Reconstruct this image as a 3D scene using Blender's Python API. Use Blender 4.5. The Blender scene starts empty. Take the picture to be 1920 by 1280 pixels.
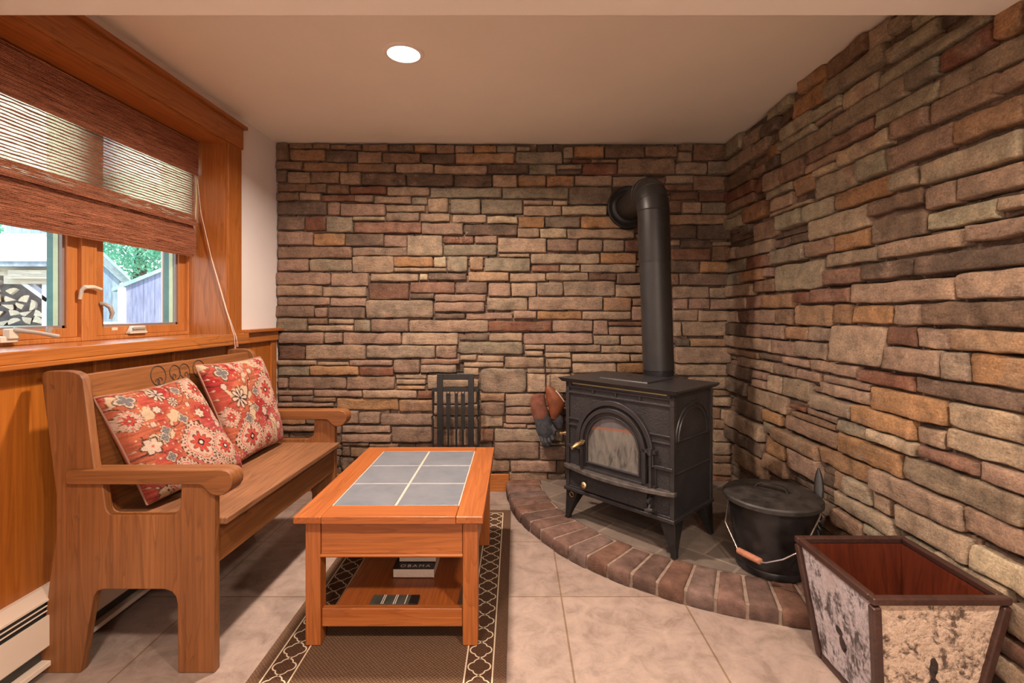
import bpy, math, random
from math import sin, cos, pi, radians, hypot, atan2, sqrt
from mathutils import Vector, Matrix, noise

scene = bpy.context.scene
C = scene.collection

# ------------------------------------------------------------------ camera
# one-point view straight at the back stone wall; eye 1.10 m above the tiles
EYE = 1.10
FPX = 930.0
cam_data = bpy.data.cameras.new('camera')
cam = bpy.data.objects.new('camera', cam_data)
C.objects.link(cam)
cam.location = (0.0, 0.0, EYE)
cam.rotation_euler = (radians(90), 0, 0)
cam_data.sensor_fit = 'HORIZONTAL'
cam_data.sensor_width = 36.0
cam_data.lens = 36.0 * FPX / 1920.0
cam_data.shift_x = -8.0 / 1920.0
cam_data.shift_y = -55.0 / 1920.0
cam_data.clip_start = 0.02
scene.camera = cam

# ------------------------------------------------------------------ colour management
scene.view_settings.view_transform = 'Standard'
scene.view_settings.look = 'None'
scene.view_settings.gamma = 1.0
scene.view_settings.use_curve_mapping = False
scene.view_settings.exposure = 0.22
scene.cycles.use_denoising = True
scene.cycles.max_bounces = 10
scene.cycles.diffuse_bounces = 5
scene.cycles.glossy_bounces = 4
scene.cycles.transparent_max_bounces = 16
scene.cycles.sample_clamp_indirect = 6.0

# ------------------------------------------------------------------ sky
world = bpy.data.worlds.new('sky')
scene.world = world
world.use_nodes = True
wn = world.node_tree
for n_ in list(wn.nodes):
    wn.nodes.remove(n_)
w_out = wn.nodes.new('ShaderNodeOutputWorld')
w_bg = wn.nodes.new('ShaderNodeBackground')
w_tc = wn.nodes.new('ShaderNodeTexCoord')
w_sep = wn.nodes.new('ShaderNodeSeparateXYZ')
w_ramp = wn.nodes.new('ShaderNodeValToRGB')
w_ramp.color_ramp.elements[0].position = 0.0
w_ramp.color_ramp.elements[0].color = (0.90, 0.93, 1.0, 1)
w_ramp.color_ramp.elements[1].position = 0.6
w_ramp.color_ramp.elements[1].color = (0.55, 0.75, 1.0, 1)
wn.links.new(w_tc.outputs['Generated'], w_sep.inputs[0])
wn.links.new(w_sep.outputs['Z'], w_ramp.inputs[0])
wn.links.new(w_ramp.outputs[0], w_bg.inputs[0])
w_bg.inputs[1].default_value = 3.4
wn.links.new(w_bg.outputs[0], w_out.inputs[0])


def lamp(name, kind, loc, energy, color, rot=(0, 0, 0), size=None, size_y=None, shape=None, spread=None, parent=None):
    d = bpy.data.lights.new(name, kind)
    d.energy = energy
    d.color = color
    if kind == 'AREA':
        d.shape = shape or 'DISK'
        d.size = size
        if size_y:
            d.size_y = size_y
        if spread:
            d.spread = radians(spread)
    if kind == 'SUN':
        d.angle = radians(1.0)
    o = bpy.data.objects.new(name, d)
    C.objects.link(o)
    o.location = loc
    o.rotation_euler = rot
    if parent:
        o.parent = parent
    return o


# sun over the house, lighting the yard outside the window
lamp('sun', 'SUN', (0, 0, 12), 11.0, (1.0, 0.95, 0.88), rot=(radians(29), 0, radians(56)))
# recessed cans of the room behind the camera, and an added soft area fill at its windowless rear wall
WARM = (1.0, 0.80, 0.64)
lamp('room_can_light', 'AREA', (-0.55, 0.35, 1.90), 24, WARM, size=0.16, spread=160)
lamp('room_can_light', 'AREA', (0.70, 0.30, 1.90), 36, (1.0, 0.83, 0.67), size=0.16, spread=160)
lamp('room_can_light', 'AREA', (0.10, -1.3, 1.90), 30, WARM, size=0.16, spread=160)
lamp('rear_fill_light', 'AREA', (0.3, -2.35, 1.35), 24, (1.0, 0.90, 0.82), rot=(radians(90), 0, 0),
     size=2.2, size_y=1.3, shape='RECTANGLE')

# ------------------------------------------------------------------ geometry helpers


class MB:
    """Collects shapes, becomes ONE mesh object."""

    def __init__(self):
        self.v, self.f, self.m, self.c = [], [], [], []
        self.mi = 0
        self.col = None

    def addv(self, p, col=None):
        self.v.append((p[0], p[1], p[2]))
        self.c.append(col or self.col or (1, 1, 1))
        return len(self.v) - 1

    def addf(self, idx):
        self.f.append(tuple(idx))
        self.m.append(self.mi)

    def box(self, x0, x1, y0, y1, z0, z1):
        if x0 > x1: x0, x1 = x1, x0
        if y0 > y1: y0, y1 = y1, y0
        if z0 > z1: z0, z1 = z1, z0
        b = len(self.v)
        for z in (z0, z1):
            for (x, y) in ((x0, y0), (x1, y0), (x1, y1), (x0, y1)):
                self.addv((x, y, z))
        for f in ((3, 2, 1, 0), (4, 5, 6, 7), (0, 1, 5, 4), (1, 2, 6, 5), (2, 3, 7, 6), (3, 0, 4, 7)):
            self.addf([b + i for i in f])
        return self

    def hexa(self, bottom, top):
        """bottom and top: four points each, counter-clockwise seen from above."""
        b = len(self.v)
        for p in list(bottom) + list(top):
            self.addv(p)
        for f in ((3, 2, 1, 0), (4, 5, 6, 7), (0, 1, 5, 4), (1, 2, 6, 5), (2, 3, 7, 6), (3, 0, 4, 7)):
            self.addf([b + i for i in f])
        return self

    def beam(self, p, q, w, t, up=(0, 0, 1)):
        """rectangular bar from p to q; w across, t along 'up'."""
        p, q = Vector(p), Vector(q)
        d = (q - p).normalized()
        upv = Vector(up)
        s = d.cross(upv)
        if s.length < 1e-4:
            s = d.cross(Vector((1, 0, 0)))
        s.normalize()
        n = s.cross(d).normalized()
        a, c = s * (w / 2), n * (t / 2)
        self.hexa([p - a - c, p + a - c, q + a - c, q - a - c], [p - a + c, p + a + c, q + a + c, q - a + c])
        return self

    def prism(self, pts, fn, d0, d1):
        """extrude a 2-D outline: fn(a, b, d) -> point; quads on the sides, n-gons as caps."""
        n = len(pts)
        b = len(self.v)
        for d in (d0, d1):
            for (a, c) in pts:
                self.addv(fn(a, c, d))
        self.addf([b + i for i in range(n)][::-1])
        self.addf([b + n + i for i in range(n)])
        for i in range(n):
            j = (i + 1) % n
            self.addf((b + i, b + j, b + n + j, b + n + i))
        return self

    def ringloft(self, rings, close=True, cap0=True, cap1=True):
        b = len(self.v)
        n = len(rings[0])
        for r in rings:
            for p in r:
                self.addv(p)
        for k in range(len(rings) - 1):
            for i in range(n if close else n - 1):
                j = (i + 1) % n
                self.addf((b + k * n + i, b + k * n + j, b + (k + 1) * n + j, b + (k + 1) * n + i))
        if cap0:
            self.addf([b + i for i in range(n)][::-1])
        if cap1:
            self.addf([b + (len(rings) - 1) * n + i for i in range(n)])
        return self

    def tube(self, pts, r, n=10, cap=True):
        pts = [Vector(p) for p in pts]
        rs = r if isinstance(r, (list, tuple)) else [r] * len(pts)
        t0 = (pts[1] - pts[0]).normalized()
        ref = Vector((0, 0, 1)) if abs(t0.z) < 0.9 else Vector((1, 0, 0))
        s = t0.cross(ref).normalized()
        rings = []
        for i, p in enumerate(pts):
            if i == 0:
                t = t0
            elif i == len(pts) - 1:
                t = (pts[i] - pts[i - 1]).normalized()
            else:
                t = ((pts[i] - pts[i - 1]).normalized() + (pts[i + 1] - pts[i]).normalized())
                t = t.normalized() if t.length > 1e-6 else (pts[i] - pts[i - 1]).normalized()
            s = (s - t * s.dot(t))
            if s.length < 1e-6:
                s = t.cross(Vector((0.3, 0.5, 0.8)))
            s.normalize()
            u = t.cross(s)
            rings.append([p + (s * cos(2 * pi * k / n) + u * sin(2 * pi * k / n)) * rs[i] for k in range(n)])
        return self.ringloft(rings, True, cap, cap)

    def lathe(self, prof, center=(0, 0, 0), n=48, cap0=True, cap1=True, axis='z'):
        rings = []
        for (r, z) in prof:
            ring = []
            for k in range(n):
                a = 2 * pi * k / n
                if axis == 'z':
                    ring.append((center[0] + r * cos(a), center[1] + r * sin(a), center[2] + z))
                elif axis == 'y':
                    ring.append((center[0] + r * cos(a), center[1] - z, center[2] + r * sin(a)))
                else:
                    ring.append((center[0] + z, center[1] + r * cos(a), center[2] + r * sin(a)))
            rings.append(ring)
        return self.ringloft(rings, True, cap0, cap1)

    def ellipsoid(self, c, rx, ry, rz, nu=16, nv=10):
        rings = []
        for j in range(1, nv):
            t = pi * j / nv
            rings.append([(c[0] + rx * sin(t) * cos(2 * pi * i / nu), c[1] + ry * sin(t) * sin(2 * pi * i / nu),
                           c[2] - rz * cos(t)) for i in range(nu)])
        return self.ringloft(rings)


def offset_of(parent):
    return Vector(parent.get('_o', (0, 0, 0))) if parent is not None else Vector((0, 0, 0))


def build(name, mb, mats, parent=None, bevel=0.0, smooth=True, angle=38, colors=False, seg=2, local=False):
    """link mb as one object; world coordinates unless local=True."""
    me = bpy.data.meshes.new(name)
    off = Vector((0, 0, 0)) if local else offset_of(parent)
    me.from_pydata([(p[0] - off.x, p[1] - off.y, p[2] - off.z) for p in mb.v], [], mb.f)
    if not isinstance(mats, (list, tuple)):
        mats = [mats]
    for m in mats:
        me.materials.append(m)
    me.polygons.foreach_set('material_index', mb.m)
    if colors:
        at = me.color_attributes.new('Col', 'FLOAT_COLOR', 'POINT')
        flat = []
        for c in mb.c:
            flat += [c[0], c[1], c[2], 1.0]
        at.data.foreach_set('color', flat)
    me.update()
    if smooth:
        me.shade_smooth()
        if not bevel:
            me.set_sharp_from_angle(angle=radians(angle))
    o = bpy.data.objects.new(name, me)
    C.objects.link(o)
    if bevel:
        b = o.modifiers.new('bevel', 'BEVEL')
        b.width = bevel
        b.segments = seg
        b.limit_method = 'ANGLE'
        b.angle_limit = radians(40)
        b.harden_normals = True
    if parent is not None:
        o.parent = parent
        if not local:
            o['_o'] = tuple(off)
    return o


def tag(o, label=None, cat=None, group=None, kind=None):
    if label: o['label'] = label
    if cat: o['category'] = cat
    if group: o['group'] = group
    if kind: o['kind'] = kind
    return o


def thing(name, label, cat, loc=(0, 0, 0), rotz=0.0, group=None, kind=None):
    o = bpy.data.objects.new(name, None)
    C.objects.link(o)
    o.empty_display_size = 0.05
    o.location = loc
    o.rotation_euler = (0, 0, rotz)
    o['_o'] = tuple(loc)
    return tag(o, label, cat, group, kind)


def struct(name, mb, mats, label, cat, **k):
    return tag(build(name, mb, mats, **k), label, cat, None, 'structure')

# ------------------------------------------------------------------ materials


def rgba(c):
    return (c[0], c[1], c[2], 1.0)


class NT:
    def __init__(self, name):
        self.mat = bpy.data.materials.new(name)
        self.mat.use_nodes = True
        self.t = self.mat.node_tree
        for n in list(self.t.nodes):
            self.t.nodes.remove(n)
        self.out = self.t.nodes.new('ShaderNodeOutputMaterial')

    def n(self, kind, **k):
        nd = self.t.nodes.new(kind)
        for a, b in k.items():
            setattr(nd, a, b)
        return nd

    def l(self, a, b):
        self.t.links.new(a, b)

    def coord(self, scale=(1, 1, 1), rot=(0, 0, 0), which='Object'):
        tc = self.n('ShaderNodeTexCoord')
        mp = self.n('ShaderNodeMapping')
        mp.inputs['Scale'].default_value = scale
        mp.inputs['Rotation'].default_value = rot
        self.l(tc.outputs[which], mp.inputs['Vector'])
        return mp.outputs[0]

    def noise(self, vec, scale=5, detail=4, rough=0.55, dist=0.0):
        nz = self.n('ShaderNodeTexNoise')
        nz.inputs['Scale'].default_value = scale
        nz.inputs['Detail'].default_value = detail
        nz.inputs['Roughness'].default_value = rough
        nz.inputs['Distortion'].default_value = dist
        if vec is not None:
            self.l(vec, nz.inputs['Vector'])
        return nz.outputs['Fac']

    def ramp(self, fac, stops, interp='LINEAR'):
        r = self.n('ShaderNodeValToRGB')
        cr = r.color_ramp
        cr.interpolation = interp
        while len(cr.elements) < len(stops):
            cr.elements.new(0.5)
        for e, (p, c) in zip(cr.elements, stops):
            e.position = p
            e.color = rgba(c) if len(c) == 3 else c
        self.l(fac, r.inputs[0])
        return r.outputs[0]

    def mix(self, a, b, fac, mode='MIX'):
        m = self.n('ShaderNodeMix', data_type='RGBA', blend_type=mode)
        for sock, val in ((m.inputs[0], fac), (m.inputs[6], a), (m.inputs[7], b)):
            if hasattr(val, 'is_linked'):
                self.l(val, sock)
            elif isinstance(val, (int, float)):
                sock.default_value = val
            else:
                sock.default_value = rgba(val)
        return m.outputs[2]

    def math(self, op, a, b=None):
        m = self.n('ShaderNodeMath', operation=op)
        for i, val in enumerate((a, b)):
            if val is None:
                continue
            if hasattr(val, 'is_linked'):
                self.l(val, m.inputs[i])
            else:
                m.inputs[i].default_value = val
        return m.outputs[0]

    def bump(self, h, strength=0.3, dist=0.01):
        b = self.n('ShaderNodeBump')
        b.inputs['Strength'].default_value = strength
        b.inputs['Distance'].default_value = dist
        self.l(h, b.inputs['Height'])
        return b.outputs[0]

    def done(self, color, rough=0.6, metal=0.0, normal=None, spec=0.5, coat=0.0):
        p = self.n('ShaderNodeBsdfPrincipled')
        for sock, val in ((p.inputs['Base Color'], color), (p.inputs['Roughness'], rough)):
            if hasattr(val, 'is_linked'):
                self.l(val, sock)
            elif isinstance(val, (int, float)):
                sock.default_value = val
            else:
                sock.default_value = rgba(val)
        p.inputs['Metallic'].default_value = metal
        p.inputs['Specular IOR Level'].default_value = spec
        p.inputs['Coat Weight'].default_value = coat
        p.inputs['Coat Roughness'].default_value = 0.25
        if normal is not None:
            self.l(normal, p.inputs['Normal'])
        self.l(p.outputs[0], self.out.inputs[0])
        self.p = p
        return self.mat


def plain(name, col, rough=0.6, metal=0.0, var=0.08, scale=30, bump=0.0, spec=0.5):
    t = NT(name)
    v = t.coord()
    nz = t.noise(v, scale, 5)
    dark = tuple(c * (1 - var * 2) for c in col)
    lite = tuple(min(1, c * (1 + var)) for c in col)
    c = t.ramp(nz, [(0.3, dark), (0.7, lite)])
    nm = t.bump(t.noise(v, scale * 4, 4), bump, 0.004) if bump else None
    return t.done(c, rough, metal, nm, spec)


def wood(name, dark, mid, lite, axis='z', scale=1.0, rough=0.45, coat=0.15, rings=True, knots=0.0):
    """grain runs along the axis, in object coordinates"""
    t = NT(name)
    s = [9.0 * scale] * 3
    s['xyz'.index(axis)] = 0.7 * scale
    v = t.coord(tuple(s))
    wav = t.noise(v, 1.6, 3, 0.5, 0.6)
    saw = t.math('FRACT', t.math('MULTIPLY', wav, 9.0))
    s2 = [130.0 * scale] * 3
    s2['xyz'.index(axis)] = 3.0 * scale
    v2 = t.coord(tuple(s2))
    fine = t.noise(v2, 1.0, 4, 0.6)
    broad = t.noise(v, 0.55, 2)
    c = t.ramp(broad, [(0.35, mid), (0.68, lite)])
    if rings:
        rg = t.ramp(saw, [(0.0, (0.0,) * 3), (0.75, (0.35,) * 3), (0.93, (1.0,) * 3), (1.0, (0.1,) * 3)])
        c = t.mix(c, dark, t.math('MULTIPLY', rg, 0.48))
    fr = t.ramp(fine, [(0.38, (1.0,) * 3), (0.62, (0.0,) * 3)])
    c = t.mix(c, dark, t.math('MULTIPLY', fr, 0.42))
    if knots:
        kv = t.coord((2.6, 2.6, 2.6))
        vo = t.n('ShaderNodeTexVoronoi')
        vo.inputs['Scale'].default_value = 1.6
        t.l(kv, vo.inputs['Vector'])
        kr = t.ramp(vo.outputs['Distance'], [(0.03, (1,) * 3), (0.075, (0.0,) * 3)])
        c = t.mix(c, tuple(x * 0.35 for x in dark), t.math('MULTIPLY', kr, knots))
    nm = t.bump(fine, 0.12, 0.002)
    return t.done(c, rough, 0.0, nm, 0.45, coat)


M = {}
OAK = ((0.17, 0.045, 0.008), (0.40, 0.125, 0.022), (0.50, 0.17, 0.035))
for ax in 'xyz':
    M['oak_' + ax] = wood('oak_' + ax, *OAK, axis=ax)
    M['pine_' + ax] = wood('pine_' + ax, (0.085, 0.027, 0.007), (0.222, 0.080, 0.022), (0.295, 0.113, 0.034), axis=ax, rough=0.5, coat=0.05, scale=0.8, knots=0.55)
    M['table_' + ax] = wood('table_' + ax, (0.16, 0.040, 0.008), (0.33, 0.092, 0.020), (0.41, 0.130, 0.032), axis=ax, rough=0.4, coat=0.2)
M['seat'] = wood('seat_wood', (0.065, 0.024, 0.010), (0.21, 0.086, 0.035), (0.30, 0.135, 0.06), axis='y', rough=0.55, coat=0.0, scale=0.9, knots=0.5)
M['sill'] = wood('sill_wood', *OAK, axis='y', rough=0.22, coat=0.9)
M['panel'] = wood('wainscot_wood', (0.22, 0.055, 0.006), (0.36, 0.105, 0.012), (0.44, 0.145, 0.022), axis='z', rough=0.35, coat=0.2, scale=0.6)
M['sash'] = wood('sash_wood', (0.28, 0.085, 0.02), (0.50, 0.175, 0.045), (0.58, 0.22, 0.06), axis='z', rough=0.4)
M['shelf'] = wood('shelf_wood', (0.13, 0.03, 0.007), (0.30, 0.075, 0.014), (0.36, 0.10, 0.02), axis='y', rough=0.4, coat=0.2)
M['mahogany'] = wood('mahogany', (0.028, 0.005, 0.003), (0.085, 0.014, 0.005), (0.125, 0.024, 0.008), axis='z', rough=0.35, coat=0.3, scale=0.7)
M['stick'] = wood('dark_stick', (0.012, 0.005, 0.004), (0.040, 0.015, 0.011), (0.068, 0.027, 0.020), axis='y', rough=0.4, coat=0.3)
M['ceiling'] = plain('ceiling_paint', (0.85, 0.80, 0.70), 0.7, var=0.02, scale=2)
M['white_wall'] = plain('wall_paint', (0.80, 0.74, 0.73), 0.75, var=0.02, scale=3)
M['soffit'] = plain('soffit_paint', (0.88, 0.84, 0.76), 0.7, var=0.015, scale=2)
M['enamel'] = plain('heater_enamel', (0.72, 0.60, 0.50), 0.35, var=0.02, scale=4)
M['dark_gap'] = plain('heater_inside', (0.05, 0.045, 0.04), 0.7)
M['black_iron'] = plain('black_iron', (0.012, 0.011, 0.011), 0.42, metal=0.0, var=0.25, scale=60, bump=0.15)
M['pipe_black'] = plain('stove_pipe_black', (0.022, 0.0205, 0.021), 0.42, var=0.12, scale=14)
M['brass'] = plain('brass', (0.80, 0.62, 0.32), 0.25, metal=1.0, var=0.05)
M['steel'] = plain('wire_steel', (0.55, 0.48, 0.44), 0.3, metal=0.9, var=0.05)
M['cream_metal'] = plain('cream_metal', (0.62, 0.56, 0.46), 0.35, var=0.02)
M['grey_metal'] = plain('grey_metal', (0.34, 0.30, 0.27), 0.35, var=0.03)
M['gasket'] = plain('sash_gasket', (0.25, 0.19, 0.17), 0.5, var=0.03)
M['green_clad'] = plain('green_cladding', (0.075, 0.21, 0.19), 0.5, var=0.1, scale=20)
M['yellow_jamb'] = plain('pale_jamb', (0.60, 0.62, 0.36), 0.5, var=0.06, scale=20)
M['lens'] = None
M['white_trim'] = plain('white_trim', (0.85, 0.78, 0.72), 0.4, var=0.01)


def cast_iron():
    t = NT('cast_iron')
    v = t.coord()
    nz = t.noise(v, 95, 3, 0.5)
    big = t.noise(v, 9, 4)
    c = t.ramp(big, [(0.3, (0.015, 0.0135, 0.0145)), (0.7, (0.027, 0.024, 0.025))])
    return t.done(c, 0.52, 0.0, t.bump(nz, 0.55, 0.006), 0.5)


M['iron_grain'] = cast_iron()
M['iron'] = plain('iron_smooth', (0.025, 0.022, 0.023), 0.40, var=0.15, scale=18, bump=0.06)
M['iron_dust'] = plain('iron_dusty', (0.075, 0.062, 0.056), 0.55, var=0.3, scale=26, bump=0.1)
M['bucket'] = plain('bucket_black', (0.014, 0.012, 0.013), 0.34, var=0.5, scale=16)
M['lid'] = plain('bucket_lid_dusty', (0.026, 0.021, 0.019), 0.55, var=0.4, scale=22, bump=0.1)
M['grip'] = wood('grip_wood', (0.22, 0.08, 0.04), (0.42, 0.17, 0.10), (0.5, 0.22, 0.14), axis='x')


def emit(name, col, s):
    t = NT(name)
    e = t.n('ShaderNodeEmission')
    e.inputs[0].default_value = rgba(col)
    e.inputs[1].default_value = s
    t.l(e.outputs[0], t.out.inputs[0])
    return t.mat


M['lens'] = emit('lamp_lens', (1.0, 0.93, 0.86), 6.0)


def glass(name, tint=(0.96, 0.99, 0.98), refl=1.0):
    t = NT(name)
    tr = t.n('ShaderNodeBsdfTransparent')
    tr.inputs[0].default_value = rgba(tint)
    gl = t.n('ShaderNodeBsdfGlossy')
    gl.inputs['Roughness'].default_value = 0.02
    fr = t.n('ShaderNodeFresnel')
    fr.inputs[0].default_value = 1.42
    mx = t.n('ShaderNodeMixShader')
    t.l(t.math('MULTIPLY', fr.outputs[0], refl), mx.inputs[0])
    t.l(tr.outputs[0], mx.inputs[1])
    t.l(gl.outputs[0], mx.inputs[2])
    t.l(mx.outputs[0], t.out.inputs[0])
    return t.mat


M['glass'] = glass('window_glass', refl=0.10)


def stone_mat():
    t = NT('ledge_stone')
    at = t.n('ShaderNodeAttribute', attribute_name='Col')
    v = t.coord()
    n1 = t.noise(v, 13, 7, 0.66, 0.4)
    n2 = t.noise(v, 150, 5, 0.7)
    n3 = t.noise(t.coord((1.0, 1.0, 3.2)), 30, 8, 0.72, 0.6)
    n4 = t.noise(t.coord((1.0, 1.0, 1.6)), 60, 6, 0.7)
    k = t.ramp(n1, [(0.28, (0.56,) * 3), (0.50, (0.98,) * 3), (0.72, (1.38, 1.32, 1.22))])
    c = t.mix(at.outputs['Color'], k, 1.0, 'MULTIPLY')
    k2 = t.ramp(n2, [(0.30, (0.62,) * 3), (0.65, (1.18,) * 3)])
    c = t.mix(c, k2, 1.0, 'MULTIPLY')
    k3 = t.ramp(n3, [(0.30, (0.68,) * 3), (0.48, (1.0,) * 3), (0.75, (1.16,) * 3)])
    c = t.mix(c, k3, 1.0, 'MULTIPLY')
    n5 = t.noise(v, 5.5, 3, 0.5)
    n6 = t.noise(t.coord((1.0, 1.0, 1.0)), 46, 8, 0.75, 1.2)
    sc = t.math('MULTIPLY', t.ramp(n5, [(0.55, (0,) * 3), (0.68, (1,) * 3)]), t.ramp(n6, [(0.50, (0,) * 3), (0.66, (1,) * 3)]))
    c = t.mix(c, (0.52, 0.40, 0.30), t.math('MULTIPLY', sc, 0.55))
    h = t.math('ADD', t.math('ADD', n3, t.math('MULTIPLY', n4, 0.6)), t.math('MULTIPLY', n2, 0.30))
    return t.done(c, 0.92, 0.0, t.bump(h, 0.55, 0.020), 0.2)


M['stone'] = stone_mat()
M['mortar'] = plain('dark_joint', (0.035, 0.024, 0.017), 0.95, var=0.2, scale=40)


def brick_mat():
    t = NT('hearth_brick')
    at = t.n('ShaderNodeAttribute', attribute_name='Col')
    v = t.coord()
    n1 = t.noise(v, 22, 6, 0.65)
    n2 = t.noise(v, 150, 3)
    c = t.mix(at.outputs['Color'], t.ramp(n1, [(0.3, (0.6,) * 3), (0.7, (1.3,) * 3)]), 1.0, 'MULTIPLY')
    sp = t.ramp(t.noise(v, 70, 3), [(0.70, (0,) * 3), (0.78, (1,) * 3)])
    c = t.mix(c, (0.55, 0.42, 0.33), t.math('MULTIPLY', sp, 0.45))
    return t.done(c, 0.9, 0.0, t.bump(t.math('ADD', n1, n2), 0.5, 0.006), 0.25)


M['brick'] = brick_mat()
M['brick_mortar'] = plain('hearth_mortar', (0.24, 0.17, 0.13), 0.95, var=0.15, scale=40, bump=0.3)


def slab_mat():
    t = NT('hearth_slate')
    v = t.coord((1, 1, 1), (0, 0, radians(45)))
    br = t.n('ShaderNodeTexBrick')
    br.offset = 0.5
    for k_, val in (('Scale', 1.0), ('Mortar Size', 0.006), ('Brick Width', 0.30), ('Row Height', 0.20)):
        br.inputs[k_].default_value = val
    br.inputs['Color1'].default_value = (0.115, 0.086, 0.069, 1)
    br.inputs['Color2'].default_value = (0.165, 0.124, 0.100, 1)
    br.inputs['Mortar'].default_value = (0.21, 0.16, 0.125, 1)
    t.l(v, br.inputs['Vector'])
    v2 = t.coord()
    n1 = t.noise(v2, 9, 6, 0.6)
    c = t.mix(br.outputs['Color'], t.ramp(n1, [(0.3, (0.7,) * 3), (0.7, (1.2,) * 3)]), 1.0, 'MULTIPLY')
    return t.done(c, 0.8, 0.0, t.bump(n1, 0.3, 0.006))


M['slab'] = slab_mat()


def floor_mat():
    t = NT('floor_tile')
    tc = t.n('ShaderNodeTexCoord')
    mp = t.n('ShaderNodeMapping')
    mp.inputs['Location'].default_value = (-0.174 + 0.462 * 10, -1.919 + 0.458 * 10, 0)
    t.l(tc.outputs['Object'], mp.inputs['Vector'])
    br = t.n('ShaderNodeTexBrick')
    br.offset = 0.0
    for k_, val in (('Scale', 1.0), ('Mortar Size', 0.0035), ('Mortar Smooth', 0.1), ('Brick Width', 0.462), ('Row Height', 0.458), ('Bias', 0.0)):
        br.inputs[k_].default_value = val
    br.inputs['Color1'].default_value = (0.285, 0.214, 0.182, 1)
    br.inputs['Color2'].default_value = (0.330, 0.248, 0.212, 1)
    br.inputs['Mortar'].default_value = (0.20, 0.135, 0.09, 1)
    t.l(mp.outputs[0], br.inputs['Vector'])
    v = t.coord()
    n1 = t.noise(v, 11, 8, 0.72, 0.5)
    n2 = t.noise(t.coord((1.0, 2.2, 1)), 38, 4, 0.6, 1.0)
    c = t.mix(br.outputs['Color'], t.ramp(n1, [(0.28, (0.58, 0.54, 0.50)), (0.5, (0.95,) * 3), (0.72, (1.24, 1.22, 1.18))]), 1.0, 'MULTIPLY')
    spot = t.ramp(n2, [(0.27, (1,) * 3), (0.40, (0,) * 3)])
    c = t.mix(c, (0.24, 0.14, 0.09), t.math('MULTIPLY', spot, 0.5))
    h = t.math('SUBTRACT', t.math('MULTIPLY', n1, 0.3), br.outputs['Fac'])
    return t.done(c, 0.42, 0.0, t.bump(h, 0.35, 0.004), 0.4)


M['floor'] = floor_mat()


def slate_tile():
    t = NT('table_slate')
    v = t.coord()
    n1 = t.noise(v, 14, 5, 0.6, 0.8)
    c = t.ramp(n1, [(0.3, (0.120, 0.133, 0.158)), (0.7, (0.165, 0.176, 0.200))])
    return t.done(c, 0.32, 0.0, t.bump(n1, 0.05, 0.003), 0.5)


M['slate'] = slate_tile()
M['grout'] = plain('pale_grout', (0.40, 0.34, 0.29), 0.7, var=0.05, scale=60)


def rug_mat(name, a, b):
    t = NT(name)
    v = t.coord((1, 1, 1))
    ck = t.n('ShaderNodeTexChecker')
    ck.inputs['Scale'].default_value = 165
    ck.inputs['Color1'].default_value = rgba(a)
    ck.inputs['Color2'].default_value = rgba(b)
    t.l(v, ck.inputs['Vector'])
    nz = t.noise(v, 420, 2)
    c = t.mix(ck.outputs['Color'], t.ramp(nz, [(0.3, (0.6,) * 3), (0.7, (1.35,) * 3)]), 1.0, 'MULTIPLY')
    return t.done(c, 0.9, 0.0, t.bump(nz, 0.4, 0.003), 0.2)


M['rug'] = rug_mat('rug_weave', (0.070, 0.036, 0.020), (0.140, 0.080, 0.047))
M['rug_dark'] = rug_mat('rug_border', (0.055, 0.026, 0.014), (0.085, 0.042, 0.024))
M['rug_edge'] = rug_mat('rug_binding', (0.085, 0.045, 0.026), (0.12, 0.066, 0.040))
M['rug_line'] = plain('rug_line_yarn', (0.62, 0.50, 0.36), 0.9, var=0.15, scale=300)


def birch(name, base, dark, seed, slant, amount):
    t = NT(name)
    tc = t.n('ShaderNodeTexCoord')
    mp = t.n('ShaderNodeMapping')
    mp.inputs['Location'].default_value = (seed, seed * 0.7, seed * 1.3)
    mp.inputs['Rotation'].default_value = (slant, slant, 0)
    t.l(tc.outputs['Object'], mp.inputs['Vector'])
    v = mp.outputs[0]

    def scaled(sx, sy, sz):
        m2 = t.n('ShaderNodeMapping')
        m2.inputs['Scale'].default_value = (sx, sy, sz)
        t.l(v, m2.inputs['Vector'])
        return m2.outputs[0]
    n1 = t.noise(scaled(34, 34, 13), 1.0, 7, 0.66, 0.45)
    n2 = t.noise(scaled(55, 55, 190), 1.0, 4, 0.6)
    n3 = t.noise(v, 75, 5, 0.7)
    nb = t.noise(v, 9, 4, 0.6, 0.5)
    c = t.ramp(n3, [(0.3, tuple(x * .72 for x in base)), (0.5, base), (0.75, tuple(min(1, x * 1.3) for x in base))])
    warm = t.ramp(nb, [(0.55, (0,) * 3), (0.75, (1,) * 3)])
    c = t.mix(c, (base[0] * .75, base[1] * .55, base[2] * .42), t.math('MULTIPLY', warm, 0.45))
    mixn = t.math('ADD', t.math('MULTIPLY', n1, 0.72), t.math('MULTIPLY', n3, 0.28))
    crack = t.ramp(t.math('ADD', mixn, t.math('MULTIPLY', t.math('SUBTRACT', nb, 0.5), 0.35)), [(0.36 + amount, (1,) * 3), (0.46 + amount, (0,) * 3)])
    lent = t.ramp(n2, [(0.60, (0,) * 3), (0.66, (1,) * 3)])
    c = t.mix(c, dark, t.math('MULTIPLY', crack, 0.90))
    c = t.mix(c, tuple(x * 2.2 for x in dark), t.math('MULTIPLY', lent, 0.55))
    h = t.math('ADD', n1, t.math('MULTIPLY', n3, 0.5))
    return t.done(c, 0.8, 0.0, t.bump(h, 0.6, 0.016), 0.3)


M['birch_white'] = birch('birch_bark_white', (0.46, 0.41, 0.43), (0.050, 0.036, 0.034), 0.3, 0.0, 0.04)
M['birch_tan'] = birch('birch_bark_tan', (0.53, 0.395, 0.30), (0.060, 0.036, 0.026), 4.1, 0.5, 0.035)


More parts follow.
